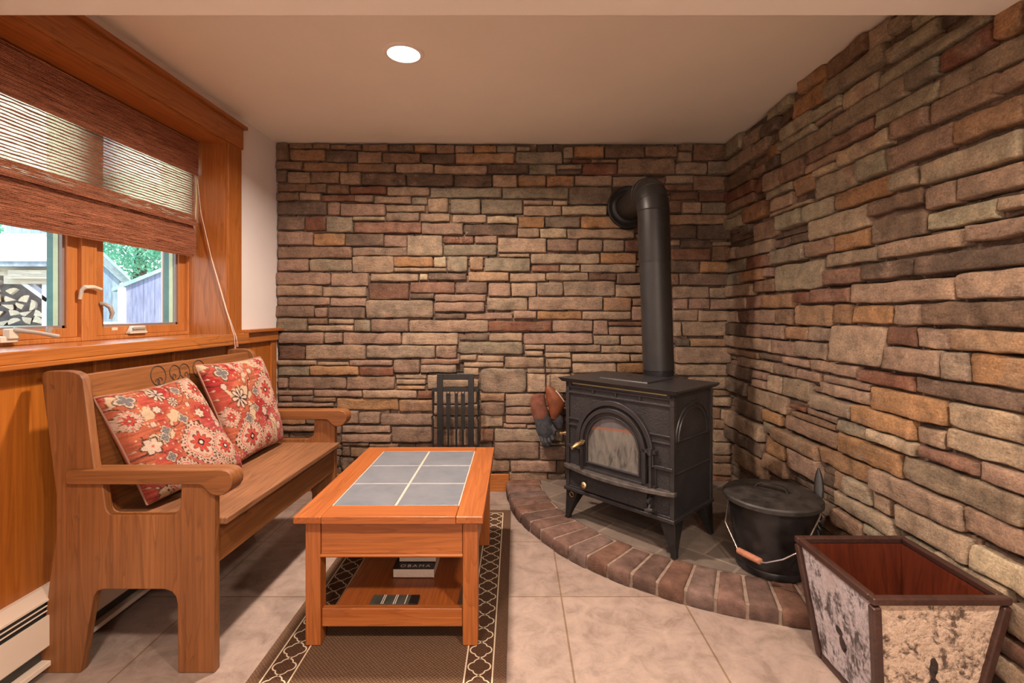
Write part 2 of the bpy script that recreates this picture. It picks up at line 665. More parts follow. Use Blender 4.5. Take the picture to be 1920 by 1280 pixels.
def attr_mat(name, rough, bump_scale, strength):
    t = NT(name)
    at = t.n('ShaderNodeAttribute', attribute_name='Col')
    v = t.coord()
    nz = t.noise(v, bump_scale, 3)
    c = t.mix(at.outputs['Color'], t.ramp(nz, [(0.3, (0.75,) * 3), (0.7, (1.2,) * 3)]), 1.0, 'MULTIPLY')
    return t.done(c, rough, 0.0, t.bump(nz, strength, 0.003), 0.2)


M['tapestry'] = attr_mat('tapestry_cloth', 0.95, 320, 0.5)
M['suede'] = plain('brown_suede', (0.165, 0.055, 0.032), 0.85, var=0.25, scale=25, bump=0.3)
M['leather'] = plain('rust_leather', (0.20, 0.056, 0.020), 0.5, var=0.25, scale=18, bump=0.15)
M['charcoal'] = plain('charcoal_cloth', (0.045, 0.045, 0.052), 0.85, var=0.3, scale=40, bump=0.4)
M['pages'] = plain('book_pages', (0.62, 0.52, 0.43), 0.8, var=0.06, scale=200)
M['black_cover'] = plain('black_cover', (0.012, 0.008, 0.008), 0.35, var=0.1)
M['cream_paper'] = plain('cream_paper', (0.72, 0.60, 0.52), 0.5, var=0.03)
M['slate_cover'] = plain('slate_cover', (0.055, 0.055, 0.045), 0.4, var=0.2, scale=30)
M['plug'] = plain('wood_plug', (0.20, 0.075, 0.025), 0.5, var=0.2)
M['carving'] = plain('carved_line', (0.018, 0.010, 0.007), 0.7)
M['red_cover'] = plain('red_cover', (0.28, 0.03, 0.02), 0.5)
# ------------------------------------------------------------------ room dimensions
XL, XR, YB = -1.494, 1.308, 3.08      # left wall plane, right stone face, back stone face
ZC = 2.153                            # nook ceiling
ZS, YS = 1.908, 1.35                  # underside and edge of the dropped soffit
YR = -2.5                             # rear wall of the room behind the camera

mb = MB().box(-1.9, 1.6, YR - 0.1, YB + 0.3, -0.12, 0.0)
struct('floor', mb, M['floor'], 'beige mottled square tile floor', 'floor', smooth=False)
mb = MB().box(-1.9, 1.6, YS, YB + 0.3, ZC, ZC + 0.12)
struct('ceiling', mb, M['ceiling'], 'painted ceiling over the stove nook', 'ceiling', smooth=False)
mb = MB().box(-1.9, 1.6, YR - 0.1, YS, ZS, ZC + 0.12)
struct('trim_1', mb, M['soffit'], 'pale painted underside of the dropped soffit along the top of the view', 'soffit', smooth=False)
mb = MB().box(-1.9, 1.6, YR - 0.1, YR, 0, ZS)
struct('wall_rear', mb, M['white_wall'], 'painted wall behind the viewer', 'wall', smooth=False)

# left wall: plaster with the window opening, wainscot panel and battens as its parts
WY0, WY1 = 0.74, 2.54                 # window opening along Y
WZ0, WZ1 = 0.985, 1.965               # sill top, head
mb = MB()
mb.box(XL, -1.82, YR, YB + 0.3, 0, WZ0 - 0.045)
mb.box(XL, -1.82, YR, YB + 0.3, WZ1, ZC + 0.1)
mb.box(XL, -1.82, WY1, YB + 0.3, WZ0 - 0.045, WZ1)
mb.box(XL, -1.82, YR, WY0, WZ0 - 0.045, WZ1)
wl = struct('wall_left', mb, M['white_wall'], 'white painted left wall around the deep window', 'wall', smooth=False)
wp = MB().box(XL, XL + 0.008, -0.5, 3.075, 0.0, 0.945)
build('wainscot_panel', wp, M['panel'], wl, smooth=False)
for y in (3.02, 2.58, 2.17, 1.77, 1.36, 0.95, 0.54):
    build('batten', MB().box(XL + 0.008, XL + 0.020, y - 0.032, y + 0.032, 0.0, 0.945), M['oak_z'], wl, bevel=0.002)

mb = MB().box(XR + 0.035, 1.6, YR, YB + 0.3, 0, ZC + 0.1)
mb2 = MB().box(-1.82, 1.6, YB + 0.035, YB + 0.3, 0, ZC + 0.1)


# --- ledge stone: individually traced courses
PAL = {'e': (0.335, 0.292, 0.200), 't': (0.361, 0.257, 0.179), 'g': (0.270, 0.222, 0.160), 'b': (0.238, 0.148, 0.095), 'd': (0.14, 0.098, 0.073), 'o': (0.356, 0.2, 0.101), 'p': (0.313, 0.204, 0.15), 'r': (0.199, 0.09, 0.058), 'l': (0.45, 0.352, 0.235)}  # tone e: grey stone with the upper right wall's greenish light mixed in
CROP_A = """55 80 130 192 b/130 85 275 122 b/275 88 378 125 b/378 98 480 128 b/480 102 567 136 b/573 95 727 140 b/730 95 882 138 d/885 98 1012 150 o/1015 95 1127 148 b/1127 102 1240 148 t/1240 102 1380 148 o/1380 105 1500 148 g/1500 108 1580 134 g
135 125 353 198 ob/353 130 542 205 d/545 140 690 208 tb/693 142 922 208 b/925 150 1132 215 d/1135 150 1485 214 ot/1485 140 1777 216 g
55 195 213 248 b/218 205 483 260 ob/487 210 768 266 b/770 208 1000 270 t/1003 220 1322 276 t/1325 215 1570 275 d
55 250 118 322 d/120 258 262 326 tb/262 262 437 332 tb/440 262 567 343 t/567 270 836 345 d/838 275 1120 355 d/1122 280 1352 352 d/1355 278 1502 356 t
55 330 233 380 b/235 330 360 386 b/362 338 495 392 b/497 348 720 398 r/720 345 978 410 t/980 355 1412 418 g/1412 352 1813 424 g
55 382 195 434 b/195 388 320 434 t/323 392 526 440 r/528 402 640 446 p/642 402 865 458 pt/867 412 965 460 g/965 418 1090 505 t/1093 425 1283 515 g/1286 425 1535 520 g/1540 432 1715 460 t
60 440 358 522 d/358 445 442 520 p/442 448 713 528 p/716 462 952 508 t/1540 463 1770 525 t
58 525 227 610 dp/228 530 355 622 r/356 528 516 625 g/513 530 710 556 l/715 502 918 566 pg/918 510 1108 560 t/1112 512 1320 574 t/1322 525 1507 572 l/1510 528 1668 598 o
526 558 928 634 rp/930 562 1180 640 p/1186 575 1505 648 d/1505 600 1638 658 t
59 612 275 702 p/275 628 470 706 o/470 625 702 710 d/702 640 840 714 p/842 642 1057 768 gt/1058 645 1243 694 r/1248 645 1382 692 p/1385 655 1680 750 t
62 708 507 780 pb/510 712 840 766 pg/1060 697 1382 766 g/1392 750 1580 780 t
62 782 248 858 p/252 785 507 860 g/510 768 760 866 t/762 770 998 832 o/1000 770 1076 834 l/763 836 1080 864 t/1080 768 1215 864 g/1215 765 1300 850 to/1306 772 1586 865 g
50 865 380 942 p/383 868 620 948 pt/622 872 912 920 t/916 872 966 915 l/968 868 1198 914 d/1200 857 1455 920 to/1457 868 1675 922 t
60 942 330 1006 tb/333 950 597 1016 t/600 928 855 1030 dr/857 922 1128 990 rp/1132 920 1325 994 dp/1328 928 1466 1012 p/1468 928 1620 1012 t
60 1008 375 1064 p/376 1016 597 1074 p/857 992 1005 1026 d/1008 996 1328 1045 p/1310 1015 1568 1095 tg
48 1062 285 1135 dp/285 1075 362 1134 p/363 1070 588 1140 dp/592 1028 1000 1140 gp/1003 1040 1308 1108 p/1008 1108 1192 1146 d/1195 1102 1478 1152 p/1480 1095 1620 1145 p
60 1140 242 1220 gb/243 1140 362 1178 b/364 1145 520 1176 t/245 1182 520 1218 t/523 1148 624 1222 g/625 1145 850 1222 dp/850 1148 1330 1225 tp/1333 1155 1713 1222 r"""
CROP_B = """500 110 562 182 tg/565 110 745 178 o/748 112 985 180 db/988 108 1190 172 b/1190 98 1280 138 b/1275 95 1483 195 b
500 182 548 206 d/550 185 668 208 r/670 186 822 208 b/826 182 1172 280 tb/1182 145 1270 202 t/1172 205 1365 278 t/1367 195 1483 275 gd
293 210 457 278 g/460 215 612 244 t/458 248 610 278 d/615 212 825 282 r
228 280 397 348 o/400 285 565 352 o/568 282 792 345 t/795 288 1000 352 t/1112 282 1280 333 t/1280 285 1480 372 b/1000 300 1110 335 b
533 350 797 458 dg/1105 338 1282 375 br/1143 382 1315 430 br/1315 380 1500 440 rd
438 432 527 463 l/492 465 762 522 l/1130 430 1212 505 b/1213 440 1330 510 t/1332 445 1478 512 g
392 530 602 598 gd/605 530 850 602 o/1140 515 1475 578 to
360 600 520 660 l/523 602 930 664 t/1143 582 1300 662 d/1300 578 1475 670 d
402 662 586 740 pd/588 668 738 745 t/740 670 868 742 tg/868 670 960 745 rd/1145 668 1200 708 t/1200 668 1397 720 d/1397 680 1490 708 t
300 750 720 815 tg/725 742 940 812 o/1150 718 1390 792 rb/1392 708 1475 798 b
310 820 478 862 rp/480 818 602 860 l/605 815 942 868 tg/1152 798 1320 868 d/1323 800 1485 868 o
396 866 652 915 t/655 872 820 915 dr/820 868 970 938 dp/1150 872 1197 942 b/1200 872 1475 944 dp
340 920 500 1005 pg/500 915 812 1008 pg/814 936 975 1015 t/1160 948 1380 1022 t/1380 955 1472 1022 t
290 1008 738 1095 tp/740 1015 912 1098 op/912 1020 980 1070 b/1163 1025 1250 1088 p/1252 1022 1385 1085 p/1385 1025 1480 1090 p
342 1098 613 1148 o/613 1098 908 1150 t/910 1068 985 1155 p/1162 1090 1312 1158 t/1315 1095 1465 1160 t
435 1150 678 1222 p/680 1155 770 1240 p/772 1160 980 1190 rb/775 1192 985 1245 p/1165 1165 1210 1250 t/1215 1160 1475 1250 t"""
CROP_C = """75 83 380 160 p/383 85 503 152 p/505 85 895 165 p/897 85 1278 165 t/1280 95 1480 138 d/1483 85 1705 145 t
75 165 255 262 dr/258 160 660 268 tb/665 168 1125 255 gp/1128 170 1272 252 p/1275 140 1715 235 g
68 265 330 302 t/333 278 545 304 t/550 262 840 306 p/842 262 1022 352 p/1025 258 1305 298 pr/1270 222 1400 270 t/1405 235 1585 282 t/1310 278 1580 318 t
68 308 282 372 g/285 305 615 368 o/610 310 850 375 r/1025 295 1268 352 pg/1310 315 1416 370 t
70 385 135 455 p/138 378 533 460 dp/526 378 853 462 bp/857 360 1065 394 t/860 395 1062 430 t/860 435 1062 466 ot/1070 365 1140 460 t/1143 395 1413 450 t
72 468 302 505 p/303 468 635 514 p/637 462 1000 526 tp/1005 468 1105 525 r/72 505 165 545 p/168 508 312 542 dp/312 515 470 550 b
70 548 445 580 p/450 518 877 608 o/880 530 1110 615 op/1110 470 1400 560 t
70 630 253 700 o/256 635 366 696 g/500 605 610 690 p/612 615 757 694 p/758 625 1105 705 pd/1110 565 1420 640 t
70 708 345 745 p/500 700 825 752 p/830 710 1105 815 pd/1110 645 1420 720 t
500 760 830 815 p/500 815 680 840 b/680 825 880 860 b/1110 725 1420 840 p
500 842 550 910 d/552 842 880 925 b/500 915 580 1005 d/370 600 495 690 p/350 700 495 760 p"""
CROP_D = """308 92 815 175 p/820 108 1010 182 tg/1015 115 1180 182 t/1415 130 1508 188 dg/1512 133 1775 192 ot
320 175 468 213 t/470 175 870 232 pt/873 182 1185 240 t/1405 195 1775 312 tp
322 222 458 262 t/460 232 655 272 t/658 238 1080 305 t/1085 245 1185 300 t
175 262 472 345 t/475 272 665 345 t
0 345 335 525 gp/340 350 470 385 t/470 350 650 385 t/665 305 985 385 t/988 308 1185 385 o/1408 318 1775 400 t
340 388 475 522 t/478 385 660 522 t/660 385 1100 520 b/1500 410 1760 500 t
0 527 178 585 op/182 530 600 622 t/1685 505 1770 548 b
0 590 180 683 dp/183 625 600 682 p/1690 555 1790 622 t
0 685 180 770 t/183 685 600 748 p/1685 635 1735 715 b/1738 640 1790 720 t
155 740 335 780 p/337 755 600 782 p/0 780 100 875 rb/1685 720 1765 785 b
103 782 600 878 gp/1685 790 1765 878 t
100 880 428 1002 pd/430 905 620 1008 dp/430 878 620 902 g/1685 880 1765 972 t
75 1010 215 1092 b/218 1010 550 1098 p/550 1015 620 1095 d/1685 975 1750 1030 b
208 1100 490 1180 b/490 1105 620 1190 d/1685 1035 1750 1120 b/1685 1125 1750 1180 r"""
# right wall: x0 x1, top and bottom read at the middle of each stone
CROP_E = """285 410 560 630 e/470 605 375 470 o/415 600 490 605 o/605 750 285 395 b/750 835 205 300 b/833 950 130 250 te/950 1060 85 165 te/1060 1205 55 150 e/920 1205 165 265 e/885 1500 215 325 e/1220 1520 180 325 r/1520 1687 30 190 o/1680 1800 -120 40 b
605 945 340 445 eb/680 885 445 545 l/1050 1225 345 455 ed/630 1040 510 650 ep/870 1230 500 645 e/1220 1687 300 425 te/515 685 552 632 e/545 680 612 652 t/345 530 640 725 e/350 540 728 785 e/355 630 720 845 eb/490 860 715 845 pb/965 1170 600 725 tp/1175 1530 470 605 t/1525 1720 360 470 t
670 960 735 850 l/1300 1690 580 725 ot/945 1310 730 865 tp/1120 1687 800 935 te/785 945 840 965 e/480 670 850 915 t/550 670 905 950 l/360 490 880 980 bp/270 360 930 1035 t/530 780 930 1065 ep/650 965 985 1105 o/970 1120 925 1025 te/1150 1330 1000 1130 pt/1320 1687 920 1055 tp/825 1150 1055 1145 db/1155 1540 1115 1225 e/1525 1690 1065 1145 t
430 550 955 1050 ot/300 425 1065 1150 t/265 425 1015 1065 e/300 520 1110 1160 t/340 470 1145 1240 e/470 645 1090 1190 e/500 840 1155 1275 te/160 300 1105 1205 or/60 160 1180 1250 e/145 200 1215 1275 d/205 340 1200 1310 bp/70 205 825 905 t/80 145 745 825 e/145 250 710 790 t/250 340 645 740 d/205 290 760 840 t/75 215 925 1005 db/155 280 915 980 b/215 285 860 910 b/290 355 785 855 o/280 350 860 920 d/80 220 1005 1075 r/85 215 1075 1135 b/215 265 985 1050 r/70 160 1140 1180 e"""
CROP_F = """580 740 90 170 o/435 578 125 200 pb/268 435 160 235 g/742 1012 5 125 dt/785 1218 105 190 t/1218 1600 25 115 tp/530 782 175 245 tg/965 1600 165 272 d/705 965 225 312 d/520 708 262 345 pr/280 525 235 368 gl/150 265 200 262 r/62 155 222 280 g/100 265 135 202 tg/50 98 165 222 t/118 232 268 325 o/60 118 285 345 g/232 280 260 305 p
660 1158 315 428 tp/1155 1600 265 412 tp/55 185 338 398 t/185 285 318 378 b/470 657 358 430 rp/388 470 374 432 r/240 388 385 455 bo/150 238 395 455 rp/60 150 405 460 t/855 1010 435 538 tp/1010 1600 420 548 db/655 850 440 530 o/570 654 433 532 od/370 570 440 540 ot/295 370 458 538 b/165 295 462 528 p/110 165 466 524 rd/50 110 470 524 t
165 345 530 602 p/330 448 542 608 o/448 555 545 615 pg/60 165 528 588 d/555 820 538 735 t/823 970 540 635 rd/970 1135 548 655 tp/1135 1600 560 675 ot/820 1090 645 775 pt/1090 1225 662 812 gp/1218 1600 680 840 o/60 270 592 652 t/270 388 608 685 p/388 555 615 700 pg/325 452 688 740 p/210 325 675 714 d/60 205 655 692 b/450 690 705 790 pt/690 955 762 838 r
280 385 722 785 pd/110 280 690 762 t/385 520 742 805 p/520 750 782 845 p/960 1600 815 935 dp/320 465 792 912 gb/250 320 768 864 t/190 250 755 797 p/190 250 798 838 p/60 190 732 792 d/470 745 818 905 tp/748 1115 858 990 o/440 660 880 972 gp/1110 1600 940 1090 tl/150 375 838 955 t/70 150 800 865 d/375 440 922 956 r/445 590 942 992 dp/370 580 960 1030 b/660 960 942 1062 o/590 750 1000 1082 g/735 975 1058 1140 lt/960 1095 1028 1132 t/1095 1600 1085 1220 tl
228 312 942 1012 o/100 228 900 980 d/315 610 988 1112 pb/225 275 1005 1065 g/275 495 1050 1150 b/575 900 1090 1222 o/985 1260 1140 1215 rp/498 745 1135 1262 ob/55 225 980 1055 t/70 235 1065 1135 d/100 235 1140 1240 b/238 330 1070 1170 o/240 340 1172 1250 b/345 495 1155 1260 p"""
CROP_G = """355 960 230 392 gb/735 1060 205 330 p/195 655 290 438 tp/655 1060 470 610 pb/60 200 262 382 g/190 300 330 435 t/20 350 390 495 tg/265 690 455 605 t/690 1060 670 810 l/0 60 228 322 b/0 160 440 535 bp/360 520 575 635 g/515 880 690 830 tg/870 1060 920 1080 t/830 1060 1095 1200 dr/800 1060 1200 1330 t/160 280 505 570 g"""


def mixcol(code, rng):
    cs = [PAL[k] for k in code]
    if len(cs) == 2:
        w = 0.62
        a = tuple(cs[0][i] * w + cs[1][i] * (1 - w) for i in range(3))
        b = cs[1]
    else:
        a = cs[0]
        b = PAL[rng.choice('tgbpp')]
    f = rng.uniform(0.9, 1.12)
    return tuple(x * f for x in a), b


def add_stone(mb, fn, a0, a1, z0, z1, depth, ca, cb, rng, flip=False, base=0.0):
    """one rounded, rough faced ledge stone; fn(a, z, d) maps wall coordinates to the room"""
    w, h = a1 - a0, z1 - z0
    if w < 0.012 or h < 0.010:
        return
    g = 0.0018
    ca_, cz_ = (a0 + a1) / 2, (z0 + z1) / 2
    hw, hh = w / 2 - g, h / 2 - g
    rr = min(hw, hh) * rng.choice((.12, .2, .25, .3, .42))
    seed = Vector((rng.uniform(-50, 50), rng.uniform(-50, 50), rng.uniform(-50, 50)))

    def params(half):
        e1, e2, e3 = min(0.0010, half * .1), min(0.0032, half * .25), min(0.0075, half * .5)
        n = max(1, int(2 * (half - e3) / 0.014))
        mid = [-half + e3 + 2 * (half - e3) * i / n for i in range(n + 1)]
        return ([-half, -half + e1, -half + e2] + mid + [half - e2, half - e1, half],
                [0.0, 0.72, 0.93] + [1.0] * (n + 1) + [0.93, 0.72, 0.0])
    xs, fx = params(hw)
    ys, fy = params(hh)
    tilt_a, tilt_z = rng.uniform(-.05, .05), rng.uniform(-.10, .10)
    b0 = len(mb.v)
    for j, y in enumerate(ys):
        for i, x in enumerate(xs):
            ox, oy = x, y
            dx, dy = abs(x) - (hw - rr), abs(y) - (hh - rr)
            if dx > 0 and dy > 0:
                L = hypot(dx, dy)
                m_ = max(dx, dy)
                ox = math.copysign(hw - rr + dx * m_ / L, x)
                oy = math.copysign(hh - rr + dy * m_ / L, y)
            e = max(abs(x) / hw, abs(y) / hh)
            p = Vector((ox * 9, oy * 9, 0)) + seed
            oy += 0.0055 * noise.noise(Vector((ox * 14, y / hh * 0.7, 3)) + seed) * (0.4 + 0.6 * abs(y) / hh) * min(1, hh / .02)
            ox += 0.0035 * noise.noise(Vector((x / hw * 0.7, oy * 20, 7)) + seed)
            f = min(fx[i], fy[j])
            nz = 0.0075 * noise.noise(p * 1.3) + 0.0060 * abs(noise.noise(p * 2.6)) + 0.0036 * noise.noise(p * 5.5) + 0.0020 * noise.noise(p * 13)
            d = base + f * (depth + nz + tilt_a * ox * min(1, .08 / hw) + tilt_z * oy)
            q = 0.5 + 0.5 * noise.noise(Vector((ox * 11, oy * 11, 2)) + seed)
            q = max(0, min(1, (q - 0.52) * 4)) * 0.45
            wear = 1.0 + 0.12 * (1 if e > .9 else 0) * noise.noise(p * 2)
            col = tuple((ca[k] * (1 - q) + cb[k] * q) * wear for k in range(3))
            mb.addv(fn(ca_ + ox, cz_ + oy, d), col)
    nx = len(xs)
    for j in range(len(ys) - 1):
        for i in range(nx - 1):
            f = (b0 + j * nx + i, b0 + j * nx + i + 1, b0 + (j + 1) * nx + i + 1, b0 + (j + 1) * nx + i)
            mb.addf(f[::-1] if flip else f)


def filler(mb, fn, a0, a1, z0, z1, depth, rng, flip):
    z = z0
    while z < z1 - 0.015:
        h = rng.choice((.032, .045, .055, .06, .07))
        h = min(h, z1 - z)
        a = a0 - rng.uniform(0, .1)
        while a < a1:
            w = rng.uniform(.09, .30)
            ca, cb = mixcol(rng.choice(('d', 'd', 'dp')), rng)
            add_stone(mb, fn, max(a, a0), min(a + w, a1), z, z + h, depth, ca, cb, rng, flip)
            a += w
        z += h


def trace(txt):
    for line in txt.split('\n'):
        for it in line.split('/'):
            p = it.split()
            yield [float(q) for q in p[:4]] + [p[4]]


rng = random.Random(11)
back_fn = lambda a, z, d: (a, YB + 0.035 - d, z)
right_fn = lambda a, z, d: (XR + 0.035 - d, a, z)
EXP = 0.0007
stones_back = []
for txt, ox, oy, sc in ((CROP_A, 500, 240, 3.2), (CROP_B, 900, 240, 3.2), (CROP_C, 500, 600, 3.556), (CROP_D, 900, 600, 3.84)):
    for x0, y0, x1, y1, c in trace(txt):
        f = YB / FPX
        stones_back.append(((ox + x0 / sc - 968) * f - EXP, (ox + x1 / sc - 968) * f + EXP, EYE - (oy + y1 / sc - 585) * f - EXP, EYE - (oy + y0 / sc - 585) * f + EXP, c))
stones_right = []
for txt, ox, oy, sc in ((CROP_E, 1340, 0, 2.909), (CROP_F, 1340, 400, 2.56), (CROP_G, 1560, 800, 2.667)):
    for x0, x1, y0, y1, c in trace(txt):
        px0, px1 = ox + x0 / sc - 968, ox + x1 / sc - 968
        pm = (px0 + px1) / 2
        k = XR / pm
        stones_right.append((FPX * XR / px1 - EXP, FPX * XR / px0 + EXP, EYE - (oy + y1 / sc - 585) * k - EXP * 1.5, EYE - (oy + y0 / sc - 585) * k + EXP * 1.5, c))


def settle(stones):
    """part overlapping outlines so that every joint stays open"""
    st = [list(s) for s in stones]
    for _ in range(4):
        for i in range(len(st)):
            for j in range(i + 1, len(st)):
                a, b = st[i], st[j]
                ox, oz = min(a[1], b[1]) - max(a[0], b[0]), min(a[3], b[3]) - max(a[2], b[2])
                if ox <= 0 or oz <= 0:
                    continue
                if oz / min(a[3] - a[2], b[3] - b[2]) <= ox / min(a[1] - a[0], b[1] - b[0]):
                    lo, hi = (a, b) if a[2] + a[3] < b[2] + b[3] else (b, a)
                    m = (max(a[2], b[2]) + min(a[3], b[3])) / 2
                    lo[3], hi[2] = min(lo[3], m), max(hi[2], m)
                else:
                    lo, hi = (a, b) if a[0] + a[1] < b[0] + b[1] else (b, a)
                    m = (max(a[0], b[0]) + min(a[1], b[1])) / 2
                    lo[1], hi[0] = min(lo[1], m), max(hi[0], m)
    return [s for s in st if s[1] - s[0] > .012 and s[3] - s[2] > .010]


stones_back, stones_right = settle(stones_back), settle(stones_right)
wb = struct('wall_back', mb2, M['mortar'], 'back wall of stacked brown and tan ledge stone behind the stove', 'wall', smooth=False)
sm = MB()
filler(sm, back_fn, XL, XR + .04, 0.0, ZC, 0.009, rng, False)
for a0, a1, z0, z1, c in stones_back:
    ca, cb = mixcol(c, rng)
    add_stone(sm, back_fn, max(a0, XL - .02), (a1 if a1 < XR - .03 else XR + .03), max(z0, 0), min(z1, ZC + .003), rng.uniform(.027, .046), ca, cb, rng, False)
build('ledge_stones', sm, M['stone'], wb, colors=True, angle=80)

wr = struct('wall_right', mb, M['mortar'], 'right wall of stacked tan, grey and orange ledge stone', 'wall', smooth=False)
sm = MB()
filler(sm, right_fn, -0.6, YB + .03, 0.0, ZC, 0.009, rng, True)
for a0, a1, z0, z1, c in stones_right:
    ca, cb = mixcol(c, rng)
    add_stone(sm, right_fn, a0, (a1 if a1 < YB - .09 else YB + .02), max(z0, 0), min(z1, ZC + .003), rng.uniform(.028, .052), ca, cb, rng, True)
# courses nearer than the frame, for a view from the side
z = 0.0
while z < ZC - .02:
    h = min(rng.choice((.055, .07, .085, .10)), ZC - z)
    a = -0.6
    while a < 1.265:
        w = min(rng.uniform(.14, .42), 1.265 - a)
        ca, cb = mixcol(rng.choice(('t', 'g', 'b', 'p', 'tp', 'd', 'o')), rng)
        add_stone(sm, right_fn, a, a + w, z, z + h, rng.uniform(.028, .048), ca, cb, rng, True)
        a += max(w, .03)
    z += h
build('ledge_stones', sm, M['stone'], wr, colors=True, angle=80)

# baseboard along the back wall up to the hearth
struct('baseboard_back', MB().box(XL + .02, -0.045, YB - 0.035, YB - 0.017, 0, 0.104), M['oak_x'],
       'short oak baseboard under the back stone wall', 'baseboard', bevel=0.003)

# ------------------------------------------------------------------ window, its trim and the sill
GX = -1.70
hd = MB().box(XL, -1.468, WY0 - .13, 2.672, 1.972, 2.094)
hd.box(XL, -1.452, WY0 - .14, 2.688, 2.082, 2.10)
struct('trim_2', hd, M['oak_y'], 'wide oak head casing with cap along the top of the window', 'casing', bevel=0.003)
ck = MB().box(-1.478, -1.82, WY0, WY1, 1.960, 1.974)
struct('trim_3', ck, M['oak_y'], 'oak lining under the head of the deep window', 'jamb', smooth=False)
cs = MB().box(XL, -1.474, WY1, WY1 + .124, WZ0, 1.972)
struct('trim_4', cs, M['oak_z'], 'upright oak casing right of the window', 'casing', bevel=0.003)
jm = MB().box(-1.478, -1.80, WY1 - .010, WY1 + .004, WZ0, 1.962)
struct('trim_5', jm, M['oak_z'], 'deep oak jamb at the right end of the window', 'jamb', smooth=False)
jm = MB().box(-1.478, -1.80, WY0 - .004, WY0 + .010, WZ0, 1.962)
jm.box(XL, -1.474, WY0 - .124, WY0, WZ0, 1.972)
struct('trim_6', jm, M['oak_z'], 'oak jamb and casing at the near end of the window', 'jamb', smooth=False)
sl = MB().box(-1.436, -1.82, WY0 - .12, WY1 + .13, 0.948, 0.988)
sl.box(-1.436, -1.460, WY0 - .12, WY1 + .13, 0.932, 0.950)
struct('trim_7', sl, M['sill'], 'long oak window sill above the bench', 'sill', bevel=0.005)
cp = MB().box(XL, -1.436, WY1 + .124, 3.065, 0.988, 1.004)
cp.box(XL, -1.460, WY1 + .124, 3.045, 0.930, 0.990)
struct('trim_8', cp, M['oak_y'], 'oak cap rail on the wainscot beside the stone corner', 'rail', bevel=0.002)

MULL = [0.78, 1.34, 1.94, 2.54]
for k in range(3):
    y0, y1 = (WY0, 1.34, 1.94)[k], (1.34, 1.94, WY1)[k]
    w = thing('window_%d' % (k + 1), ('nearest wooden casement unit of the window', 'wooden casement looking at the firewood stack', 'wooden casement looking at the grey barns')[k], 'window', (GX, (y0 + y1) / 2, WZ0), kind='structure')
    z0, z1 = 0.988, 1.962
    fr = MB()
    fw0 = 0.035
    fr.box(-1.668, -1.80, y0, y0 + fw0, z0, z1)
    fr.box(-1.668, -1.80, y1 - (0.018 if k == 2 else fw0), y1, z0, z1)
    fr.box(-1.672, -1.80, y0, y1, z0, z0 + 0.016)
    fr.box(-1.672, -1.80, y0, y1, z1 - .02, z1)
    build('window_frame', fr, M['sash'], w, bevel=0.003)
    a, b = y0 + fw0, y1 - (0.018 if k == 2 else fw0)
    sa = MB()
    sa.box(-1.684, -1.722, a, a + .05, z0 + .016, z1 - .02)
    sa.box(-1.684, -1.722, b - .045, b, z0 + .016, z1 - .02)
    sa.box(-1.684, -1.722, a + .05, b - .045, z0 + .016, z0 + .052)
    sa.box(-1.684, -1.722, a + .05, b - .045, z1 - .07, z1 - .02)
    build('sash', sa, M['sash'], w, bevel=0.003)
    a, b, c, d = a + .048, b - .043, z0 + .050, z1 - .068
    gk = MB()
    gk.box(-1.694, -1.714, a, a + .012, c, d)
    gk.box(-1.694, -1.714, b - .012, b, c, d)
    gk.box(-1.694, -1.714, a, b, c, c + .012)
    gk.box(-1.694, -1.714, a, b, d - .012, d)
    build('glazing_strip', gk, M['gasket'], w, smooth=False)
    build('glass_pane', MB().box(-1.702, -1.706, a + .01, b - .01, c + .01, d - .01), M['glass'], w, smooth=False)
    ex = MB()
    ex.box(-1.724, -1.752, b - .012, b + .03, c - .02, d)
    ex.box(-1.724, -1.752, a - .03, a + .012, c - .02, d)
    build('exterior_cladding', ex, M['green_clad'], w, smooth=False)
    build('exterior_stop', MB().box(-1.708, -1.726, b - .014, b - .004, c, d), M['yellow_jamb'], w, smooth=False)
    if k == 2:
        yc = 2.185
        hb = MB().box(-1.684, -1.660, yc - .05, yc + .05, 1.006, 1.016)
        hb.prism([(-.047, 1.016), (.047, 1.016), (.040, 1.040), (-.030, 1.040)], lambda p, q, d_: (-1.662 - d_, yc + p, q), 0.0, 0.02)
        cr = build('crank_cover', hb, M['cream_metal'], w, bevel=0.003)
        build('crank_arm', MB().box(-1.656, -1.662, yc - .038, yc + .036, 1.024, 1.034), M['grey_metal'], cr, bevel=.002)
        build('label_sticker', MB().box(-1.6835, -1.6845, 2.065, 2.095, 1.024, 1.036), M['cream_paper'], w, smooth=False)
        lk = MB().tube([(-1.682, 2.006, 1.135), (-1.668, 2.012, 1.132), (-1.655, 2.022, 1.120), (-1.650, 2.026, 1.095), (-1.654, 2.022, 1.072)], [.008, .008, .009, .008, .005], 10)
        build('lock_lever', lk, M['grey_metal'], w)
    if k == 1:
        lk = MB().tube([(-1.672, 1.900, 1.150), (-1.664, 1.900, 1.185), (-1.655, 1.903, 1.196), (-1.650, 1.935, 1.198), (-1.650, 1.972, 1.190)], [.006, .007, .009, .008, .006], 10)
        build('lock_lever', lk, M['cream_metal'], w)
        yc = 1.63
        hb = MB().box(-1.684, -1.648, yc - .045, yc + .015, 1.0, 1.022)
        hb.box(-1.664, -1.640, yc - .025, yc + .008, 1.012, 1.046)
        cr = build('crank_base', hb, M['cream_metal'], w, bevel=0.004)
        am = MB().tube([(-1.645, yc - .008, 1.042), (-1.610, yc + .045, 1.030), (-1.582, yc + .085, 1.016)], [.009, .007, .008], 10)
        build('crank_arm', am, M['grey_metal'], cr)
        kb = MB().tube([(-1.600, yc + .062, 1.020), (-1.598, yc + .070, 1.048)], [.006, .010], 10)
        build('crank_knob', kb, M['grey_metal'], cr)
